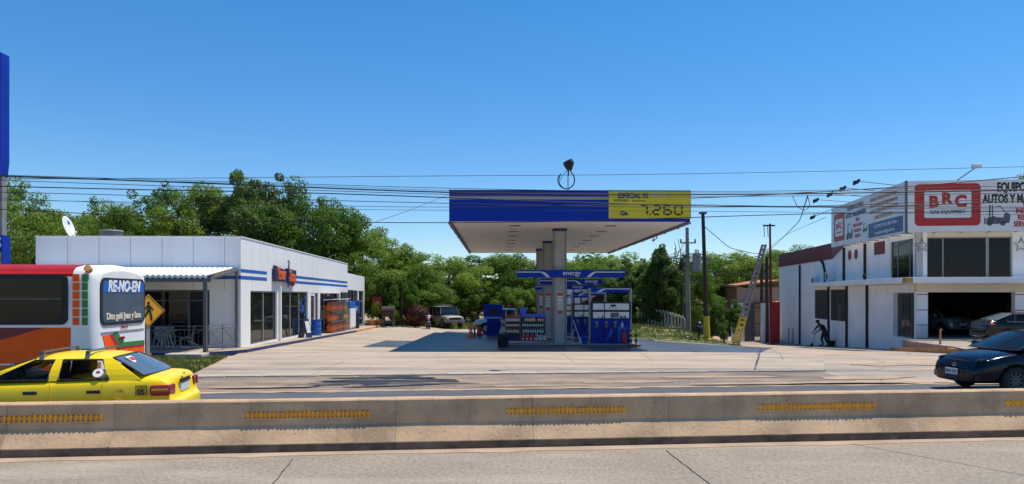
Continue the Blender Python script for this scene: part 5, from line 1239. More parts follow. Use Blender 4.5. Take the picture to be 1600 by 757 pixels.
for s_, x, z in (('VENTA',4.62,6.72),('INSTALACION',4.30,6.42),('REPUESTOS',4.38,6.10),('SERVICIO',4.20,5.76)): text('red_lettering', s_, M['redsign'], bb_, (x,-.886,z), .36, bold=.014, xs=.68, align='LEFT')
def forklift(par, f):
    """flat printed picture of a forklift; f maps (u,v) in metres to a point and a push out"""
    b = MB()
    for P in ([(0,0),(.08,0),(.08,.34),(0,.34)],[(.22,.0),(.30,.0),(.34,1.0),(.26,1.0)],[(.38,.0),(.44,0),(.46,1.0),(.40,1.0)],[(.1,.02),(.75,0),(.8,.30),(.5,.42),(.12,.30)],[(.7,.02),(1.28,.05),(1.34,.45),(1.22,.6),(1.05,.58),(.98,.34),(.72,.36)],[(.46,.9),(.82,.98),(1.1,.62),(1.06,.6),(.8,.93),(.46,.86)]):
        o = f(P); b.slab(o[0], o[1])
    for c in ((.28,.03),(.95,.03)):
        P = [(c[0]+.14*math.cos(a), c[1]+.12*math.sin(a)) for a in np.linspace(0, 2*math.pi, 17)[:-1]]; o = f(P); b.slab(o[0], o[1])
    return b.build('forklift_picture', M['frame'], par)
forklift(bb_, lambda P: ([(2.82+u*.92,-.881,5.78+v*.95) for u, v in P], (0,-.004,0)))
# side face: x = -.88, text reads towards the corner
def sy(u): return 11.25-u   # u metres from the far end
MB().slab([(-.881,p[0],p[2]) for p in rrect(8.55,10.65,5.72,7.5,.15,0,0)], (-.006,0,0)).build('logo_field', M['redsign'], bb_)
MB().slab([(-.888,p[0],p[2]) for p in rrect(8.85,10.35,6.05,7.15,.08,0,0)], (-.004,0,0)).build('logo_panel', M['white'], bb_)
for ch, y, z in (('B',10.0,6.66),('R',9.6,6.74),('C',9.2,6.66)): text('logo_letter', ch, M['redsign'], bb_, (-.896,y,z), .55, rz=-R(90), bold=.02)
text('logo_caption', 'GAS EQUIPMET', M['frame'], bb_, (-.896,9.6,6.28), .16, rz=-R(90))
text('lettering', 'EQUIPOS PARA', M['bluedark'], bb_, (-.886,6.6,7.62), .40, rz=-R(90), bold=.012, xs=1.05)
text('lettering', 'AUTOS Y MAQUINARIAS', M['bluedark'], bb_, (-.886,6.55,7.15), .40, rz=-R(90), bold=.012, xs=.80)
for s_, z in (('VENTA',6.78),('INSTALACION',6.45),('REPUESTOS',6.12),('SERVICIO',5.8)): text('red_lettering', s_, M['redsign'], bb_, (-.886,6.15,z), .28, rz=-R(90), bold=.006, xs=.85)
forklift(bb_, lambda P: ([(-.881,8.2-u*.9,5.75+v*.95) for u, v in P], (-.004,0,0)))
forklift(bb_, lambda P: ([(-.881,5.3-u*.6,5.95+v*.5) for u, v in P], (-.004,0,0)))
for s_, z in (('ESCANER DE INYECCION ELECTRONICA',7.62),('AFINACION POR RECAUDOS TURBO REPARACION',7.28),('ALINEACION BALANCEO REPARACION',6.94)): text('orange_lettering', s_, M['terra'], bb_, (-.886,2.15,z), .27, rz=-R(90), bold=.006, xs=25./len(s_))
text('orange_lettering', 'LUBRICANTES EN GRAL', M['terra'], bb_, (-.886,2.1,6.58), .27, rz=-R(90), bold=.006, xs=.9)
bp_ = MB().box(-.886,-.881,-.55,4.35,5.5,6.32).build('contact_panel', M['bluedark'], bb_)
bp_.data.materials[0] = mat('slate_blue', (.06,.12,.24), .5, var=.05)
text('white_lettering', 'TEL. 595 992 972 716 51, 0983 71 993 60', M['white'], bb_, (-.888,1.9,6.08), .24, rz=-R(90), bold=.004, xs=.80)
text('white_lettering', 'gasequipment@gmail.com', M['white'], bb_, (-.888,1.9,5.72), .25, rz=-R(90), bold=.002, xs=1.05)
# floodlights over the billboard
a_w = -R(6.9)
def wl(x, y, z): v = Vector((20.9, 38, 0))+Matrix.Rotation(a_w, 3, 'Z')@Vector((x, y, z)); return v
for i, (y, out, up, lab) in enumerate(((.4,1.9,.25,'floodlight arm nearest the billboard corner'),(2.6,1.9,.22,'second floodlight arm from the billboard corner'),(4.9,1.9,.2,'third floodlight arm from the billboard corner, crossed by the cables'),(7.4,2.0,.18,'fourth floodlight arm from the billboard corner, near its far end'),(11.0,1.2,-.5,'floodlight arm drooping at the far end of the billboard'))):
    t = thing('floodlight', lab, 'floodlight', wl(-.84, y, 7.98), a_w, 'floodlights on arms over the billboard')
    MB().tube([(0,0,0),(-out,0,up)], .022, 6).build('arm', M['frame'], t)
    MB().obox((-out-.1,0,up-.05), (.36,.26,.12), rot('Y', -40)).ball((-out-.12,0,up-.05), .15, 10, sz=(1.1,.9,.7)).build('lamp_head', M['black'], t)
t = thing('floodlight', 'white floodlight head on a slanting arm over the front face of the billboard', 'floodlight', wl(1.55, -.84, 7.98), a_w, 'floodlights on arms over the billboard')
MB().tube([(0,0,0),(.35,-1.1,.45)], .025, 6).build('arm', M['frame'], t); MB().box(.2,.62,-1.25,-1.0,.44,.62).build('lamp_head', M['plasticw'], t, bevel=.03)
# raised apron, ramp and low painted wall
b = MB()
ap = [(18.9,31.5),(20.4,28.6),(60,27.2),(60,45),(21.0,38.02),(19.2,36.2)]
b.slab([(x,y,-1.6) for x, y in ap], (0,0,1.625)); tag(b.build('workshop_apron', M['lane']), kind='structure')
b = MB(); b.slab([(21.2,38.1,-.2),(35,36.45,-.2),(35,48,-.2),(22.5,49,-.2)], (0,0,.215)); tag(b.build('garage_floor', M['kerbc']), kind='structure')
g0 = [(16.6,27.0),(19.5,24.4),(34,23.2),(60,23)]
b = MB()
rp = [((17.9,26.6),(18.9,31.5)),((18.6,25.3),(20.4,28.6)),((24,24.3),(24,28.3)),((32,23.8),(32,27.9)),((60,23.4),(60,27.2))]
vs = []
for (lo, hi) in rp:
    for q in range(5):
        t_ = q/4; x = lo[0]+(hi[0]-lo[0])*t_; y = lo[1]+(hi[1]-lo[1])*t_; z0_ = gz(*lo)+.008; vs.append((x,y,z0_+(.03-z0_)*t_))
b.add(vs, [(i*5+q,(i+1)*5+q,(i+1)*5+q+1,i*5+q+1) for i in range(4) for q in range(4)], 0, False)
tag(b.build('ramp', M['fore']), kind='structure')
t = thing('low_wall', 'low terracotta painted retaining wall at the corner of the workshop ramp', 'low wall', (19.0, 31.5, -.9))
b = MB()
PW = [(-.2,4.9),(-.35,0),(.45,-1.5)]
for (xa,ya),(xb,yb) in zip(PW, PW[1:]):
    d = Vector((xb-xa, yb-ya)).normalized(); nx, ny = -d.y*.12, d.x*.12
    b.slab([(xa-nx,ya-ny,-.8),(xb-nx,yb-ny,-.2),(xb+nx,yb+ny,-.2),(xa+nx,ya+ny,-.8)], (0,0,.0))
    za, zb = (.55 if yb == 0 else .88), (.88 if yb == 0 else .84)
    b.add([(xa-nx,ya-ny,-1),(xb-nx,yb-ny,-1),(xb+nx,yb+ny,-1),(xa+nx,ya+ny,-1),(xa-nx,ya-ny,za),(xb-nx,yb-ny,zb),(xb+nx,yb+ny,zb),(xa+nx,ya+ny,za)],[(0,3,2,1),(4,5,6,7),(0,1,5,4),(1,2,6,5),(2,3,7,6),(3,0,4,7)])
b.build('wall_body', M['terra'], t)
t = thing('marker_post', 'short rusty orange post on the workshop apron before the garage', 'post', (PX(1469,33), 33, .02)); MB().tube([(0,0,0),(.01,0,.62),(.06,0,.70)], [.05,.045,.05], 8).build('post', M['terra'], t)
t = thing('cement_sack', 'pale sacks leaning on the garage pillar', 'sack', wl(.1,-.35,.02)); MB().box(-.25,.25,-.12,.12,0,.62).build('sack_body', M['paper'], t, bevel=.07)

# ---------------------------------------------------------------- sweeping person
def person(loc, rz):
    t = thing('person', 'person in dark clothes bending forward and sweeping along the white side wall', 'person', loc, rz)
    # faces local -x; heights in metres
    V = {'pel':(0.05,0,.92),'sp1':(.02,0,1.08),'sp2':(-.07,0,1.26),'ch':(-.17,0,1.40),'nk':(-.27,0,1.48),'hd0':(-.33,0,1.55),'hd':(-.37,0,1.63),
         'sl':(-.20,.17,1.40),'el':(-.36,.23,1.16),'wl':(-.50,.17,.98),'sr':(-.15,-.18,1.39),'er':(-.33,-.25,1.12),'wr':(-.55,-.18,.92),
         'hl':(.05,.10,.88),'kl':(-.07,.13,.50),'al':(.03,.13,.10),'tl':(-.15,.14,.04),'hr':(.06,-.10,.88),'kr':(.03,-.13,.48),'ar':(.22,-.13,.12),'tr':(.05,-.14,.04)}
    E = ['pel sp1','sp1 sp2','sp2 ch','ch nk','nk hd0','hd0 hd','ch sl','sl el','el wl','ch sr','sr er','er wr','pel hl','hl kl','kl al','al tl','pel hr','hr kr','kr ar','ar tr']
    Rd = dict(pel=.15,sp1=.135,sp2=.145,ch=.15,nk=.06,hd0=.075,hd=.10,sl=.07,el=.05,wl=.033,sr=.07,er=.05,wr=.033,hl=.105,kl=.07,al=.045,tl=.042,hr=.105,kr=.07,ar=.045,tr=.042)
    ks = list(V); me = bpy.data.meshes.new('body'); me.from_pydata([V[k] for k in ks], [tuple(ks.index(q) for q in e.split()) for e in E], [])
    o = bpy.data.objects.new('body', me); C.objects.link(o); o.parent = t
    sk = o.modifiers.new('skin', 'SKIN'); 
    for i, k in enumerate(ks): me.skin_vertices[0].data[i].radius = (Rd[k], Rd[k]*(1.15 if k in ('ch','sp2') else 1)); me.skin_vertices[0].data[i].use_root = (k == 'pel')
    sb = o.modifiers.new('sub', 'SUBSURF'); sb.levels = 2; sb.render_levels = 2
    me.materials.append(M['skin'])
    bpy.context.view_layer.update(); dg = bpy.context.evaluated_depsgraph_get(); m2 = bpy.data.meshes.new_from_object(o.evaluated_get(dg)); o.modifiers.clear(); o.data = m2
    m2.materials.clear(); m2.materials.append(M['skin']); m2.materials.append(M['cloth'])
    for p in m2.polygons:
        c = p.center; p.use_smooth = True
        head = c.x < -.27 and c.z > 1.47; fore = (abs(c.y) > .1 and c.x < -.38 and c.z < 1.12)
        p.material_index = 0 if (head or fore) else 1
    MB().ball((-.35,0,1.66), .115, 14, sz=(1,.88,.85)).build('hair', M['black'], t)
    # face
    MB().ball((-.475,0,1.60), .02, 8, sz=(1.2,.7,1)).ball((-.455,.035,1.635), .012, 8).ball((-.455,-.035,1.635), .012, 8).box(-.455,-.445,-.025,.025,1.555,1.563).ball((-.36,.098,1.61), .025, 8, sz=(.8,.4,1.2)).ball((-.36,-.098,1.61), .025, 8, sz=(.8,.4,1.2)).build('face', M['skin'], t)
    for s, w in ((1, V['wl']), (-1, V['wr'])):
        b = MB(); c = Vector(w)+Vector((-.045,0,-.045)); b.ball(c, 1, 10, sz=(.042,.022,.048))
        for q in range(4): a = -.018+q*.013; b.tube([c+Vector((-.02,a,-.02)), c+Vector((-.05,a,-.045-.006*(q in (1,2)))), c+Vector((-.045,a+.0,-.08)), c+Vector((-.02,a,-.082))], [.009,.009,.008,.006], 6)
        b.tube([c+Vector((0,-s*.02,.01)), c+Vector((-.03,-s*.035,-.02)), c+Vector((-.045,-s*.025,-.045))], [.010,.009,.007], 6); b.build('hand', M['skin'], t)
    for k in ('tl', 'tr'):
        v = V[k]; MB().ball((v[0]+.04,v[1],.045), 1, 12, sz=(.14,.05,.045)).build('shoe', M['black'], t)
    return t
wy = 13.2; q = wl(-.8, wy, 0); pz = gz(q.x, q.y)+.01
pr = person((q.x, q.y, pz), R(0))
sc_ = 1.06; pr.scale = (sc_*1.15, sc_*1.3, sc_)
t = thing('broom', 'long broom held by the sweeping person', 'broom', (q.x-.62, q.y-.05, pz))
MB().tube([(.05,0,1.05),(-.12,0,.30),(-.16,0,.18)], .014, 6).build('handle', M['wood'], t); MB().slab([(-.12,-.06,.22),(-.2,-.06,.24),(-.42,-.08,.02),(-.2,-.08,.0)], (0,.14,0)).build('bristles', M['black'], t)
t = thing('bucket', 'dark bucket standing by the wall behind the sweeping person', 'bucket', (q.x+.62, q.y+.1, pz)); MB().lathe([(0,0),(.15,0),(.21,.38),(.23,.40),(.2,.40),(.14,.03),(0,.03)], n=18).build('bucket_body', M['black'], t)
MB().tube([(-.2,0,.38),(-.15,0,.5),(0,0,.56),(.15,0,.5),(.2,0,.38)], .01, 6).build('handle', M['frame'], t)

# ---------------------------------------------------------------- poles
def pole(name, label, x, y, h, r0, r1, m, lean=0, cat='pole'):
    t = thing(name, label, cat, (x, y, gz(x,y)-.1)); MB().tube([(0,0,0),(lean*.5,0,h*.5),(lean,0,h)], [r0,(r0+r1)/2,r1], 12).build('shaft', m, t); return t
Y = 57; x = PX(1076,Y)
t = pole('utility_pole', 'grey concrete utility pole with transformer and tangled cables right of the canopy', x, Y, 9.0, .22, .13, M['woodg'], -.12)
tr = MB().cyl((.55,-.3,5.6),(.55,-.3,7.0),.33,n=22).build('transformer', M['greylt'], t)
MB().box(.0,.5,-.35,-.25,6.2,6.3).build('bracket', M['frame'], tr); 
for s in (-.12,0,.12): MB().tube([(.55+s,-.3,7.0),(.55+s,-.3,7.28)], .04, 8).build('bushing', M['rust'], tr)
MB().tube([(-.1,0,6.6),(.9,0,6.65),(1.5,-.2,6.6)], .03).box(1.3,1.75,-.3,-.1,6.5,6.66).build('street_lamp_arm', M['greylt'], t)
ca = MB().box(-.65,.55,-.05,.05,7.77,7.86).build('crossarm', M['rust'], t)
for s in (-.6,.5): MB().lathe([(.05,7.87),(.08,7.95),(.04,8.02),(.08,8.08),(0,8.12)], c=(s,0,0), n=10).build('insulator', M['black'], ca)
b = MB(); rr = random.Random(9)
for q_ in range(16):
    x0 = rr.uniform(-1.1,.2); z0 = rr.uniform(6.8,8.2); x1_ = rr.uniform(-2.2,.3); z1 = rr.uniform(4.9,7.0)
    b.tube([(x0,rr.uniform(-.2,.2),z0),((x0+x1_)/2+rr.uniform(-.4,.4),rr.uniform(-.3,.3),(z0+z1)/2-rr.uniform(0,.6)),(x1_,rr.uniform(-.2,.2),z1),(.0,0,z1+rr.uniform(-.4,.5))], .022, 5)
b.build('cable_tangle', M['wire'], t)
Y = 51; x = PX(1105,Y)
t = pole('utility_pole', 'tall dark steel pole with yellow painted foot right of the concrete pole', x, Y, 9.2, .16, .12, M['rust'], -.3)
MB().tube([(0,0,0),(-.065,0,2.0)], [.24,.215], 12).build('painted_foot', M['yelpaint'], t); MB().lathe([(0,0),(.36,.0),(.36,.45),(.24,.5)], n=14).build('footing', M['yelpaint'], t)
MB().box(-.55,-.05,-.12,.12,9.1,9.22).build('cap', M['rust'], t)
# leaning perforated pole
Y = 45.5; x = PX(1148,Y); g = gz(x,Y)-.1
t = thing('leaning_pole', 'leaning perforated concrete pole with yellow painted lower third', 'pole', (x, Y, g))
HL = 6.35; LX = 1.82; yz = 1.85
def lp_(z): return LX*z/HL
def seg_(z0, z1, m, nm):
    b = MB(); n = int(round((z1-z0)/.33))
    for s in (-1, 1):
        w0, w1 = .20-.10*z0/HL, .20-.10*z1/HL
        b.slab([(lp_(z0)+s*w0-.05,-.09,z0),(lp_(z0)+s*w0+.05,-.09,z0),(lp_(z1)+s*w1+.05,-.09,z1),(lp_(z1)+s*w1-.05,-.09,z1)], (0,.18,0))
    for i in range(n+1):
        z = z0+(z1-z0)*i/n; w = .20-.10*z/HL; b.box(lp_(z)-w,lp_(z)+w,-.07,.07,max(z0,z-.08),min(z1,z+.08))
    b.build(nm, m, t)
seg_(0, yz, M['yelpaint'], 'painted_foot'); seg_(yz, HL, M['woodg'], 'shaft')
MB().lathe([(0,0),(.45,0),(.4,.15),(0,.2)], n=12).build('footing', M['rust'], t)
Y = 60; x = PX(1205,Y); t = pole('utility_pole', 'slim dark red pole with short crossarm by the red gate post', x, Y, 10.0, .13, .08, M['maroon'], -.1)
MB().box(-.65,.30,-.06,.06,9.78,9.9).build('crossarm', M['rust'], t)
for s in (-.6,-.3): MB().tube([(s,0,9.8),(s+.05,0,8.9)], .03, 5).build('hanging_lead', M['wire'], t)
for px, Y, top, lab in ((1066,62,405,'dark wooden pole behind the picket fence, left of the concrete pole'),(1190,66,404,'weathered wooden post behind the leaning pole'),(1198,64,400,'thicker grey wooden post beside the dark red pole')):
    x = PX(px,Y); pole('wooden_pole', lab, x, Y, PZ(top,Y)-gz(x,Y), .20 if px == 1198 else .15, .14, M['wood'])
Y = 78; x = PX(758,Y); pole('thin_pole', 'thin pale pole standing among the trees above the blue dispenser', x, Y, PZ(440,Y)-gz(x,Y), .08, .06, M['greylt'])
# black litter basket on post, bags
Y = 49; x = PX(1092,Y); t = thing('litter_bin', 'black litter basket on a post beside the yellow footed pole', 'litter bin', (x, Y, gz(x,Y)+.02))
MB().tube([(0,0,0),(0,0,.8)], .05).build('post', M['black'], t); MB().lathe([(.0,.7),(.22,.72),(.32,1.15),(.28,1.15),(.2,.78),(0,.76)], n=18).build('basket', M['black'], t); MB().ball((.0,0,1.2), .26, sz=(1,1,.9)).build('bin_liner', M['bag'], t)
for i, (px, s, lab) in enumerate(((1073,1.1,'black bin bag at the foot of the concrete pole'),(1080,.8,'smaller black bin bag right of the pole foot'),(1087,.7,'white bin bag between the pole foot and the litter basket'))):
    Y = 50+.2*i; x = PX(px,Y); t = thing('bin_bag', lab, 'bin bag', (x, Y, gz(x,Y)), i, 'bin bags by the pole'); MB().ball((0,0,.2*s), .3*s, 12, sz=(1.2,1,.75)).ball((.1,0,.42*s), .09*s, 8).build('bag', M['bag'] if i < 2 else M['plasticw'], t)

# ---------------------------------------------------------------- cables over the road
def cable(label, pts, Y=22.5, r=.014, sag=0, n=40, Y2=None, name='overhead_cable'):
    Y2 = Y2 or Y; b = []; xs = [p[0] for p in pts]; ys = [p[1] for p in pts]
    tt = np.concatenate([[0], np.cumsum([math.hypot(p[0]-q[0], p[1]-q[1]) for p, q in zip(pts, pts[1:])])])
    for tq in np.linspace(0, tt[-1], n):
        px = float(np.interp(tq, tt, xs)); py = float(np.interp(tq, tt, ys)); a = tq/tt[-1]; YY = Y+(Y2-Y)*a
        b.append((PX(px,YY), YY, PZ(py,YY)))
    # smooth the polyline
    for _ in range(6): b = [b[0]]+[((p[0]+q[0]*2+s[0])/4, (p[1]+q[1]*2+s[1])/4, (p[2]+q[2]*2+s[2])/4) for p, q, s in zip(b, b[1:], b[2:])]+[b[-1]]
    o = MB().tube(b, r, 6).build(name, M['wire']); c0 = Vector(b[0]); 
    for v in o.data.vertices: v.co -= c0
    o.location = c0; return tag(o, label, 'cable', 'cables strung across the view')
cable('topmost thin cable, well above the canopy roof', [(-300,281),(300,279),(690,275),(950,274),(1250,269),(1600,261),(2000,250)], 22.5, .008)
cable('thick cable bundle just above the blue fascia, highest of the thick ones', [(-300,268),(40,276),(250,284),(480,293),(700,302),(950,305),(1200,304),(1450,300),(1600,297),(2000,290)], 22.5, .022)
cable('thin cable crossing the tree tops from upper left to the canopy', [(-300,265),(110,277),(450,287),(700,295),(1080,301),(1330,297),(2000,280)], 22.8, .009)
cable('cable ending the run along the grey fascia stripe', [(-300,286),(0,291),(250,298),(450,300),(700,309),(860,316),(1080,322),(1330,326),(1600,314),(2000,305)], 22.6, .017)
cable('thin cable just under the grey fascia stripe', [(-300,309),(0,313),(400,319),(700,326),(900,320),(1080,318),(1300,326),(2000,328)], 22.2, .008)
cable('lowest long cable, crossing the satellite dish and the underside of the canopy', [(-300,318),(0,326),(250,341),(420,347),(700,349),(900,347),(1080,340),(1250,334),(1600,330),(2000,326)], 22.3, .013)
cable('thin cable across the lower part of the blue fascia', [(-300,300),(200,318),(500,328),(700,329),(1080,330),(1600,336),(2000,340)], 22.7, .007)
cable('cable rising to the right across the top of the red logo', [(1080,310),(1200,305),(1330,297),(1450,290),(1600,276),(2000,240)], 22.1, .015)
cable('thin cable low across the workshop logo', [(1080,322),(1300,323),(1600,324),(2000,326)], 22.4, .012)
cable('thin slanting cable from the canopy corner down to the trees', [(582,349),(640,329),(700,305)], 22.3, .007, Y2=30)
cable('thick drop cable sweeping from the bundle down to the dark red pole', [(1262,306),(1250,345),(1215,380),(1200,392)], 22.4, .02, Y2=60)
cable('thin drop cable beside the thick one, over the sandy street', [(1290,340),(1262,352),(1230,366),(1205,384)], 26, .010, Y2=60)
cable('thin cable hugging the underside of the thick bundle at upper left', [(-300,272),(60,284),(250,291),(480,297),(700,305),(950,309),(1200,307),(1600,302),(2000,296)], 22.9, .010)
cable('faint cable just over the thick bundle left of the canopy', [(-300,270),(60,279),(250,283),(480,290),(700,299),(950,303),(1200,301),(1600,296),(2000,288)], 23.0, .007)
cable('dark cable sagging through the middle of the blue fascia', [(-300,296),(0,300),(400,311),(700,318),(860,322),(1080,325),(1330,322),(1600,309),(2000,300)], 22.8, .011)
cable('short tangled lead hanging from the bundle over the sandy street', [(1238,306),(1246,324),(1258,330),(1266,322),(1262,307)], 22.45, .010)
for i, (pts, lab) in enumerate((([(1098,352),(1140,388),(1185,398),(1205,386)], 'cable between the steel pole and the dark red pole'),([(1078,396),(1120,412),(1200,398),(1230,396)], 'cable from the transformer to the white parapet'),([(1078,420),(1130,428),(1190,426)], 'low white grey cable behind the leaning pole'),([(1080,440),(1130,447),(1200,452),(1216,448)], 'lowest cable behind the leaning pole'))):
    cable(lab, pts, 55, .025, Y2=62)
t = thing('cable_coil', 'black splice box with a hanging loop of spare cable above the canopy', 'cable coil', (PX(889,22.4), 22.4, PZ(262,22.4)))
MB().tube([(-.05,0,.20),(.0,0,.10),(.02,0,-.08)], [.15,.17,.08], 10).build('splice_box', M['black'], t)
lo_ = [(.0+.29*math.sin(a)-.1, .02*math.sin(3*a), -.28+.32*math.cos(a)) for a in np.linspace(-.3, 2*math.pi-1.2, 30)]
MB().tube([(.03,0,-.05)]+[(-.07+.24*math.cos(a), 0, -.38+.27*math.sin(a)) for a in np.linspace(.9, -3.9, 30)], .018, 8).tube([(-.02,0,-.05),(-.2,.02,-.25),(-.27,0,-.4)], .009, 6).tube([(.0,.02,-.02)]+[(-.085+.26*math.cos(a), .03, -.37+.28*math.sin(a)) for a in np.linspace(.9, -3.6, 30)], .010, 6).build('cable_loop', M['wire'], t)
MB().tube([(-.03,0,.2),(.0,.08,PZ(274,22.4)-PZ(262,22.4)+.0),(0,.1,.12)], .01).build('hanger', M['wire'], t)

# ---------------------------------------------------------------- houses, walls and fences behind
def gzo(px, Y): x = PX(px,Y); return x, gz(x,Y)
Y = 76; x, g = gzo(1180,Y)
t = thing('brick_house', 'dark brick house with terracotta tile edge behind the leaning pole', 'house', (x, Y, g), 0)
MB().box(-1.9,2.4,0,6,-.5,PZ(449,Y)-g).build('wall', M['brick'], t)
b = MB()
for z0 in (0,): 
    b.slab([(-2.3,-.7,PZ(448,Y)-g),(2.4,-.7,PZ(443,Y)-g+.2),(2.4,6,PZ(443,Y)-g+.35),(-2.3,6,PZ(448,Y)-g+.15)], (0,0,.14))
b.build('roof', M['tile'], t)
MB().box(-1.5,-.2,-.02,.0,2.0,3.2).box(.5,1.6,-.02,0,2.0,3.2).build('window', M['dark'], t)
MB().slab([(-1.9,-.8,PZ(479,Y)-g),(2.3,-.8,PZ(475,Y)-g),(2.3,0,PZ(472,Y)-g),(-1.9,0,PZ(476,Y)-g)], (0,0,.12)).build('lower_roof', M['tile'], t)
Y = 80; x, g = gzo(1123,Y)
t = thing('tiled_house', 'low house with reddish tiled roof half hidden by the green bush', 'house', (x, Y, g))
MB().box(-2.0,1.6,0,5,-.5,PZ(477,Y)-g).build('wall', M['brick'], t); MB().slab([(-2.4,-.6,PZ(479,Y)-g),(1.9,-.6,PZ(479,Y)-g),(1.6,3,PZ(464,Y)-g),(-2,3,PZ(464,Y)-g)], (0,0,.12)).build('roof', M['tile'], t)
MB().box(.9,1.7,-.9,-.6,PZ(477,Y)-g,PZ(468,Y)-g).build('cooling_unit', M['plasticw'], t)
def bwall(px0, px1, Y, top, m, label, name='boundary_wall', bot=None, cat='wall'):
    x0, x1 = PX(px0,Y), PX(px1,Y); g = gz((x0+x1)/2, Y); t = thing(name, label, cat, ((x0+x1)/2, Y, g)); w = (x1-x0)/2
    MB().box(-w,w,-.1,.1,-.6,PZ(top,Y)-g).build('wall_body', m, t); return t
bwall(1143,1165,66,474,M['whitew'],'pale plastered wall panel behind the leaning pole')
bwall(1189,1205,64,474,M['whitew'],'white wall panel left of the red gate pillar')
bwall(1205.3,1218,62,472,M['redsign'],'red painted gate pillar at the corner of the workshop wall', 'gate_pillar', cat='pillar')
x, g = gzo(1171,65.5); t = thing('sheet_gate', 'dark grey sheet metal gate between the pale walls', 'gate', (x, 65.5, g)); MB().box(-.42,.42,-.04,.04,0,PZ(474,65.5)-g).build('gate_leaf', M['frame'], t)
x, g = gzo(1184,65); t = thing('barred_gate', 'narrow black barred gate beside the white wall panel', 'gate', (x, 65, g)); b = MB()
for i in range(7): b.tube([(-.28+i*.094,0,0),(-.28+i*.094,0,PZ(474,65)-g)], .02, 5)
for z in (.1,1.6,3.0): b.box(-.3,.3,-.02,.02,z,z+.05)
b.build('gate_leaf', M['black'], t)
# concrete post fence with cranked tops
x, g = gzo(1033,60); t = thing('post_fence', 'picket fence of cranked concrete posts at the foot of the green tree', 'fence', (x, 60, g))
for i in range(15):
    px = 998+i*5.1; Y = 62-i*.28; xx, gg = gzo(px,Y); gg += bank(xx,Y); q_ = (xx-x, Y-60, gg-g)
    h = (505-PZ(0,1)*0, 0)[0]; top = 1.35
    MB().tube([(q_[0],q_[1],q_[2]-.2),(q_[0],q_[1],q_[2]+top)], .075, 6).tube([(q_[0],q_[1],q_[2]+top),(q_[0]-.22,q_[1]-.1,q_[2]+top+.28)], .06, 6).build('post', M['kerbc'], t)
for z in (.4,.8,1.2,1.5):
    P = []
    for i in range(15):
        px = 998+i*5.1; Y = 62-i*.28; xx, gg = gzo(px,Y); P.append((xx-x, Y-60, gg+bank(xx,Y)-g+z))
    MB().tube(P, .012, 5).build('wire', M['rust'], t)
x, g = gzo(965,72); t = thing('dark_shed', 'white walled shed with dark sloping roof seen above the nearest pump', 'shed', (x, 72, g))
MB().box(-5.4,-.6,0,4,-.5,PZ(450,72)-g).build('wall', M['white'], t)
for i in range(7): MB().box(-5.1+i*.72,-4.93+i*.72,-.05,0,-.5,PZ(450,72)-g).build('post', M['frame'], t)
MB().slab([(-3.4,-.4,PZ(474,72)-g),(.6,-.4,PZ(446,72)-g),(2.6,-.4,PZ(446,72)-g),(2.6,-.4,PZ(505,72)-g),(-3.4,-.4,PZ(505,72)-g)], (0,.2,0)).build('brick_side', M['rust'], t)
MB().slab([(-3.6,-.6,PZ(475,72)-g),(.6,-.6,PZ(444,72)-g),(.6,4,PZ(444,72)-g),(-3.6,4,PZ(475,72)-g)], (0,0,.12)).build('roof', M['maroon'], t)
# low wooden rail fence by the trees at the back left of the pumps
x, g = gzo(750,72); t = thing('rail_fence', 'low weathered rail fence before the trees behind the olive off-roader', 'fence', (x, 72, g))
for i in range(8): MB().tube([(-2.5+i*1.1,0,-.1),(-2.5+i*1.1,0,1.5)], .06, 6).build('post', M['wood'], t)
for z in (.6,1.0,1.35): MB().box(-2.6,5.3,-.03,.03,z,z+.12).build('rail', M['wood'], t)
# ---------------------------------------------------------------- vegetation
def leafmesh(name, centers, normals, size, rng, mats):
    n = len(centers); a = rng.normal(size=(n,3)); a -= (a*normals).sum(1)[:,None]*normals; a /= np.linalg.norm(a,axis=1)[:,None]+1e-9
    b = np.cross(normals, a); s = size[:,None]
    P = np.empty((n,4,3)); P[:,0] = centers-a*s*.9; P[:,1] = centers-b*s*.42+normals*s*.12; P[:,2] = centers+a*s*.9; P[:,3] = centers+b*s*.42+normals*s*.12
    me = bpy.data.meshes.new(name); me.vertices.add(n*4); me.vertices.foreach_set('co', P.reshape(-1)); me.loops.add(n*4); me.loops.foreach_set('vertex_index', np.arange(n*4))
    me.polygons.add(n); me.polygons.foreach_set('loop_start', np.arange(n)*4); me.polygons.foreach_set('loop_total', np.full(n,4)); me.materials.append(mats); me.update(); me.validate(); return me
def crown(seed, n=24000, rad=5., hz=4.6, base=1.2, leaf=.17, clumps=80, m='leaf', shape='round'):
    """crown 10 m tall (z from base), uneven clumps of small leaves"""
    rng = np.random.default_rng(seed); cs = []
    while len(cs) < clumps:
        v = rng.normal(size=3); v /= np.linalg.norm(v); r = rng.uniform(.35,1.0)**.55
        k = 1+.22*math.sin(3*math.atan2(v[1],v[0])+seed)+.18*math.sin(5*v[2]+seed*2)
        p = np.array([v[0]*rad*r*k, v[1]*rad*r*k, base+hz+v[2]*hz*r*(1 if v[2] > 0 else .95)])
        if shape == 'cone': f = 1.15-.75*(p[2]-base)/(2*hz); p[0] *= f; p[1] *= f
        cs.append(p)
    cs = np.array(cs); cr = rng.uniform(.35,1.15,len(cs)); w = cr**2/np.sum(cr**2); idx = rng.choice(len(cs), n, p=w)
    v = rng.normal(size=(n,3)); v /= np.linalg.norm(v,axis=1)[:,None]; rr_ = rng.uniform(.25,1.0,n)**.5
    c = cs[idx]+v*(cr[idx]*rr_)[:,None]*np.array([1.15,1.15,.75])
    nr = v*.6+rng.normal(size=(n,3))*.5+np.array([0,0,.55]); nr /= np.linalg.norm(nr,axis=1)[:,None]
    return leafmesh('crown', c, nr, rng.uniform(.6,1.3,n)*leaf, rng, M[m]), cs
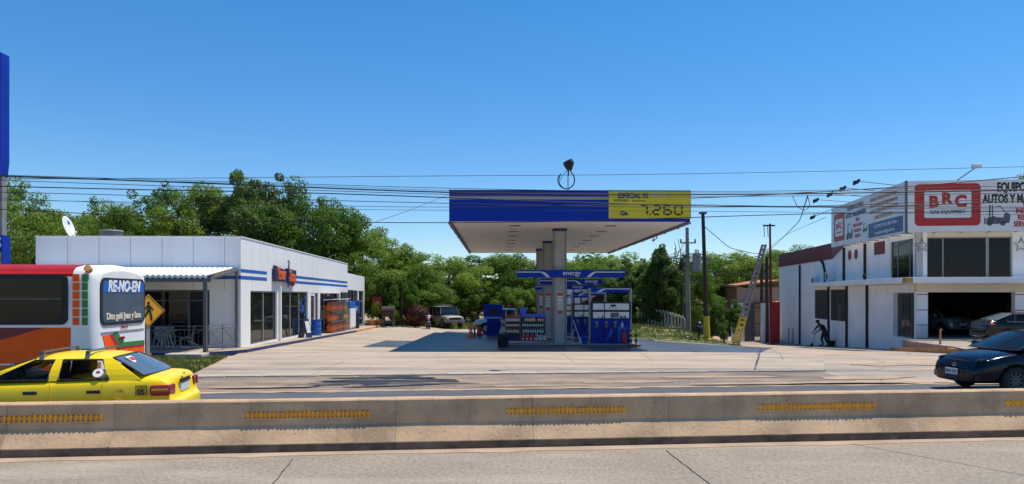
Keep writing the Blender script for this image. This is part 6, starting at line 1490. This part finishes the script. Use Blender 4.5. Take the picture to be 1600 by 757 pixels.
protos = []
for k in range(7): protos.append(crown(k+3, 25000, 5.0-.3*(k%3), 4.7, .9, .14, 160-10*k))
pd_ = [crown(40+k, 24000, 4.2, 4.8, .8, .17, 80, 'leafd') for k in range(2)]
pc_ = crown(60, 22000, 3.2, 4.9, .8, .18, 70, 'leafd', 'cone')
pb_ = crown(70, 15000, 5., 3.2, .2, .2, 60)
psp = crown(80, 6500, 4.8, 4.4, 1.6, .16, 34)
def trunk(cs, seed):
    rr = random.Random(seed); b = MB(); b.tube([(0,0,-.3),(.1,.05,1.5),(-.05,.1,3.5),(.1,0,6)], [.30,.24,.18,.07], 9)
    for c in list(cs)[:9]: z0 = rr.uniform(1.2,4); b.tube([(0,0,z0),((c[0])*.5,(c[1])*.5,(z0+c[2])*.5+.2),tuple(c)], [.11,.07,.03], 6)
    me = b.build('trunk', M['wood']); d = me.data; bpy.data.objects.remove(me); return d
allp = {('l',k): protos[k] for k in range(7)}; allp[('d',0)] = pd_[0]; allp[('d',1)] = pd_[1]; allp[('c',0)] = pc_; allp[('b',0)] = pb_; allp[('s',0)] = psp
trk = {k: trunk(v[1], i) for i, (k, v) in enumerate(allp.items())}
heights = {k: float(np.percentile([c[2] for c in v[1]], 97)+.7) for k, v in allp.items()}
def tree(key, px, top, Y, wpx, label, group, rz=0, name='tree', cat='tree', drop=0):
    x = PX(px,Y); g = gz(x,Y)-drop; h = PZ(top,Y)-g; s = h/heights[key]; w = wpx/F*Y/2/5.6
    t = thing(name, label, cat, (x, Y, g), rz, group)
    for nm, me in (('trunk', trk[key]), ('crown', allp[key][0])):
        o = bpy.data.objects.new(nm, me); C.objects.link(o); o.parent = t; o.scale = (w, w, s)
    return t
GL = 'trees behind the shop'; GR = 'trees beyond the station'; GC = 'trees in the middle distance'
T = [
 (('l',0),22,292,58,130,'tall bushy tree behind the left end of the shop, beside the grey pylon',GL),
 (('l',1),70,330,62,110,'lower tree just left of the satellite dish, under the dip of the treeline',GL),
 (('l',2),128,328,66,110,'light green tree rising behind the dish and its feed arm',GL),
 (('s',0),190,303,64,90,'loose feathery tree top above the round cooling unit',GL),
 (('l',3),175,325,70,120,'dense tree behind the round cooling unit',GL),
 (('l',4),245,290,68,120,'tall tree with a pointed tuft above the roof vent',GL),
 (('l',5),305,303,66,120,'rounded tree between the pointed tuft and the tallest tree',GL),
 (('l',6),362,290,72,110,'tree just left of the tallest crown, above the shop corner',GL),
 (('d',0),408,272,66,130,'tallest dark tree of the left treeline, behind the shop front corner',GL),
 (('l',0),462,291,68,120,'broad tree stepping down right of the tallest crown',GL),
 (('l',2),510,312,66,120,'tree above the orange shop sign, halfway down the sloping treeline',GL),
 (('l',4),552,338,68,110,'tree above the far end of the shop roof',GL),
 (('l',1),598,366,66,110,'bushy tree right of the shop extension, above the red board sign',GL),
 (('s',0),628,382,74,60,'thin bare-twigged tree poking above the slope of the treeline',GL),
 (('l',5),640,402,67,110,'dense leafy tree behind the barbecue drum',GC),
 (('l',3),690,404,76,120,'wide tree behind the olive off-roader',GC),
 (('d',1),740,404,84,110,'dark tree behind the thin pale pole',GC),
 (('l',6),785,402,82,110,'tree filling the gap left of the canopy columns',GC),
 (('l',2),830,400,78,110,'tree directly behind the grey canopy columns',GC),
 (('l',1),893,407,84,110,'tree right of the front column above the brand header',GR),
 (('l',4),932,412,76,100,'lower tree behind the shed roof, above the nearest pump',GR),
 (('l',3),968,402,82,110,'pale topped tree right of the brand header end',GR),
 (('d',0),1000,405,68,90,'dark shady tree left of the narrow pointed tree',GR),
 (('c',0),1034,386,61,82,'narrow pointed dark green tree behind the cranked post fence',GR),
 (('l',5),1070,408,74,100,'tree behind the concrete utility pole',GR),
 (('l',0),1105,402,86,120,'broad tree behind the yellow footed pole',GR),
 (('l',6),1148,398,84,110,'tree behind the top of the leaning pole',GR),
 (('l',2),1190,396,86,110,'tree behind the dark red pole',GR),
 (('l',3),1232,392,96,100,'tree peeping over the maroon sheet parapet',GR),
 (('l',1),1268,388,100,50,'small tuft of tree over the middle of the maroon parapet',GR),
 (('l',4),1600,262,56,120,'green tree top showing above the workshop billboard',GR),
]
for i, (k, px, top, Y, w, lab, g) in enumerate(T): tree(k, px, top, Y, w*1.55, lab, g, i*1.7)
GB_ = 'bushes along the rear edge'
for i, (px, top, Y, w, lab) in enumerate(((592,425,62,70,'green bush right of the red board sign'),(628,440,61,60,'green bush behind the barbecue drum'),(655,455,66,60,'green bush between the barbecue drum and the motorbike'),(700,440,72,90,'bush mass right behind the off-roader roof rack'),(748,450,76,80,'bush at the foot of the thin pale pole'),(800,450,72,80,'bush behind the silver pickup'),(843,455,74,70,'bush seen between the canopy columns'),(1132,470,54,66,'bright green bush left of the leaning pole'),(1010,470,66,60,'dark bush below the narrow pointed tree'),(975,480,66,50,'low bush right of the nearest pump'))):
    tree(('b',0), px, top, Y, w, lab, GB_, i*2.1, 'bush', 'bush')
t = thing('brush_pile', 'heap of reddish dry branches beside the motorbike', 'brush pile', (PX(650,60), 60, gz(-8,60)))
rng = np.random.default_rng(5); n = 2600; v = rng.normal(size=(n,3)); v /= np.linalg.norm(v,axis=1)[:,None]; c = v*rng.uniform(.4,1,n)[:,None]*np.array([1.15,.8,1.0])+np.array([0,0,.95])
o = bpy.data.objects.new('dry_leaves', leafmesh('dry_leaves', c, v, rng.uniform(.07,.16,n), rng, M['redleaf'])); C.objects.link(o); o.parent = t
# far wood filling the horizon
rng = np.random.default_rng(11); n = 130000; nb = 900
bx_ = rng.uniform(-135,150,nb); by_ = rng.uniform(98,128,nb); bz_ = rng.uniform(-2.5,6.5,nb)+1.0*np.sin(bx_*.12); idx = rng.integers(0,nb,n)
v = rng.normal(size=(n,3)); v /= np.linalg.norm(v,axis=1)[:,None]
c = np.stack([bx_[idx],by_[idx],bz_[idx]],1)+v*rng.uniform(.4,1,n)[:,None]*np.array([2.6,2.2,1.7]); nr = v*.6+np.array([0,0,.6])+rng.normal(size=(n,3))*.3; nr /= np.linalg.norm(nr,axis=1)[:,None]
o = bpy.data.objects.new('far_wood', leafmesh('far_wood', c, nr, rng.uniform(.3,.6,n), rng, M['leaf'])); C.objects.link(o); tag(o, 'mass of green woodland along the horizon behind everything', 'woodland', kind='stuff')
# near left wood beside the shop, beyond the bus
def blades(name, label, polys, dens, h0, h1, off, seed, hf=None, m='grass'):
    rng = np.random.default_rng(seed); P = []
    for (x0,x1,y0,y1,test) in polys:
        n = int((x1-x0)*(y1-y0)*dens); X = rng.uniform(x0,x1,n); Y = rng.uniform(y0,y1,n)
        for x, y in zip(X, Y):
            if test(x,y) and math.sin(x*1.7+y*.9)+math.sin(y*2.3-x)+rng.uniform(-1,1.4) > -.9: P.append((x,y))
    P = np.array(P); n = len(P); z = np.array([gz(x,y)+off+(hf(x,y) if hf else 0) for x, y in P]); h = rng.uniform(h0,h1,n)
    a = rng.uniform(0,6.28,n); w = h*.12+.006; dx = np.cos(a)*w; dy = np.sin(a)*w; lx = rng.normal(size=n)*h*.35; ly = rng.normal(size=n)*h*.35
    V = np.empty((n,3,3)); V[:,0] = np.stack([P[:,0]-dx,P[:,1]-dy,z],1); V[:,1] = np.stack([P[:,0]+dx,P[:,1]+dy,z],1); V[:,2] = np.stack([P[:,0]+lx,P[:,1]+ly,z+h],1)
    me = bpy.data.meshes.new(name); me.vertices.add(n*3); me.vertices.foreach_set('co', V.reshape(-1)); me.loops.add(n*3); me.loops.foreach_set('vertex_index', np.arange(n*3))
    me.polygons.add(n); me.polygons.foreach_set('loop_start', np.arange(n)*3); me.polygons.foreach_set('loop_total', np.full(n,3)); me.materials.append(M[m]); me.update(); me.validate()
    o = bpy.data.objects.new(name, me); C.objects.link(o); return tag(o, label, 'grass', kind='stuff')
blades('grass', 'short grass in the corner between the bus and the shop patio', [(-20,-8.9,19.2,26.6,lambda x,y: x < -8.85-(y-20)*.21 and y > 19.6+(x+20)*.05)], 330, .05,.14,.02, 1)
blades('grass', 'rough grass on the bank right of the pumps', [(7.6,15.5,48,70,lambda x,y: x < 14.5+(y-50)*.06)], 45, .08,.30,.03, 2, bank)
blades('grass', 'tall grass along the rear edge of the forecourt', [(-11,9,61.5,72,lambda x,y: True)], 45, .15,.5,.0, 3)
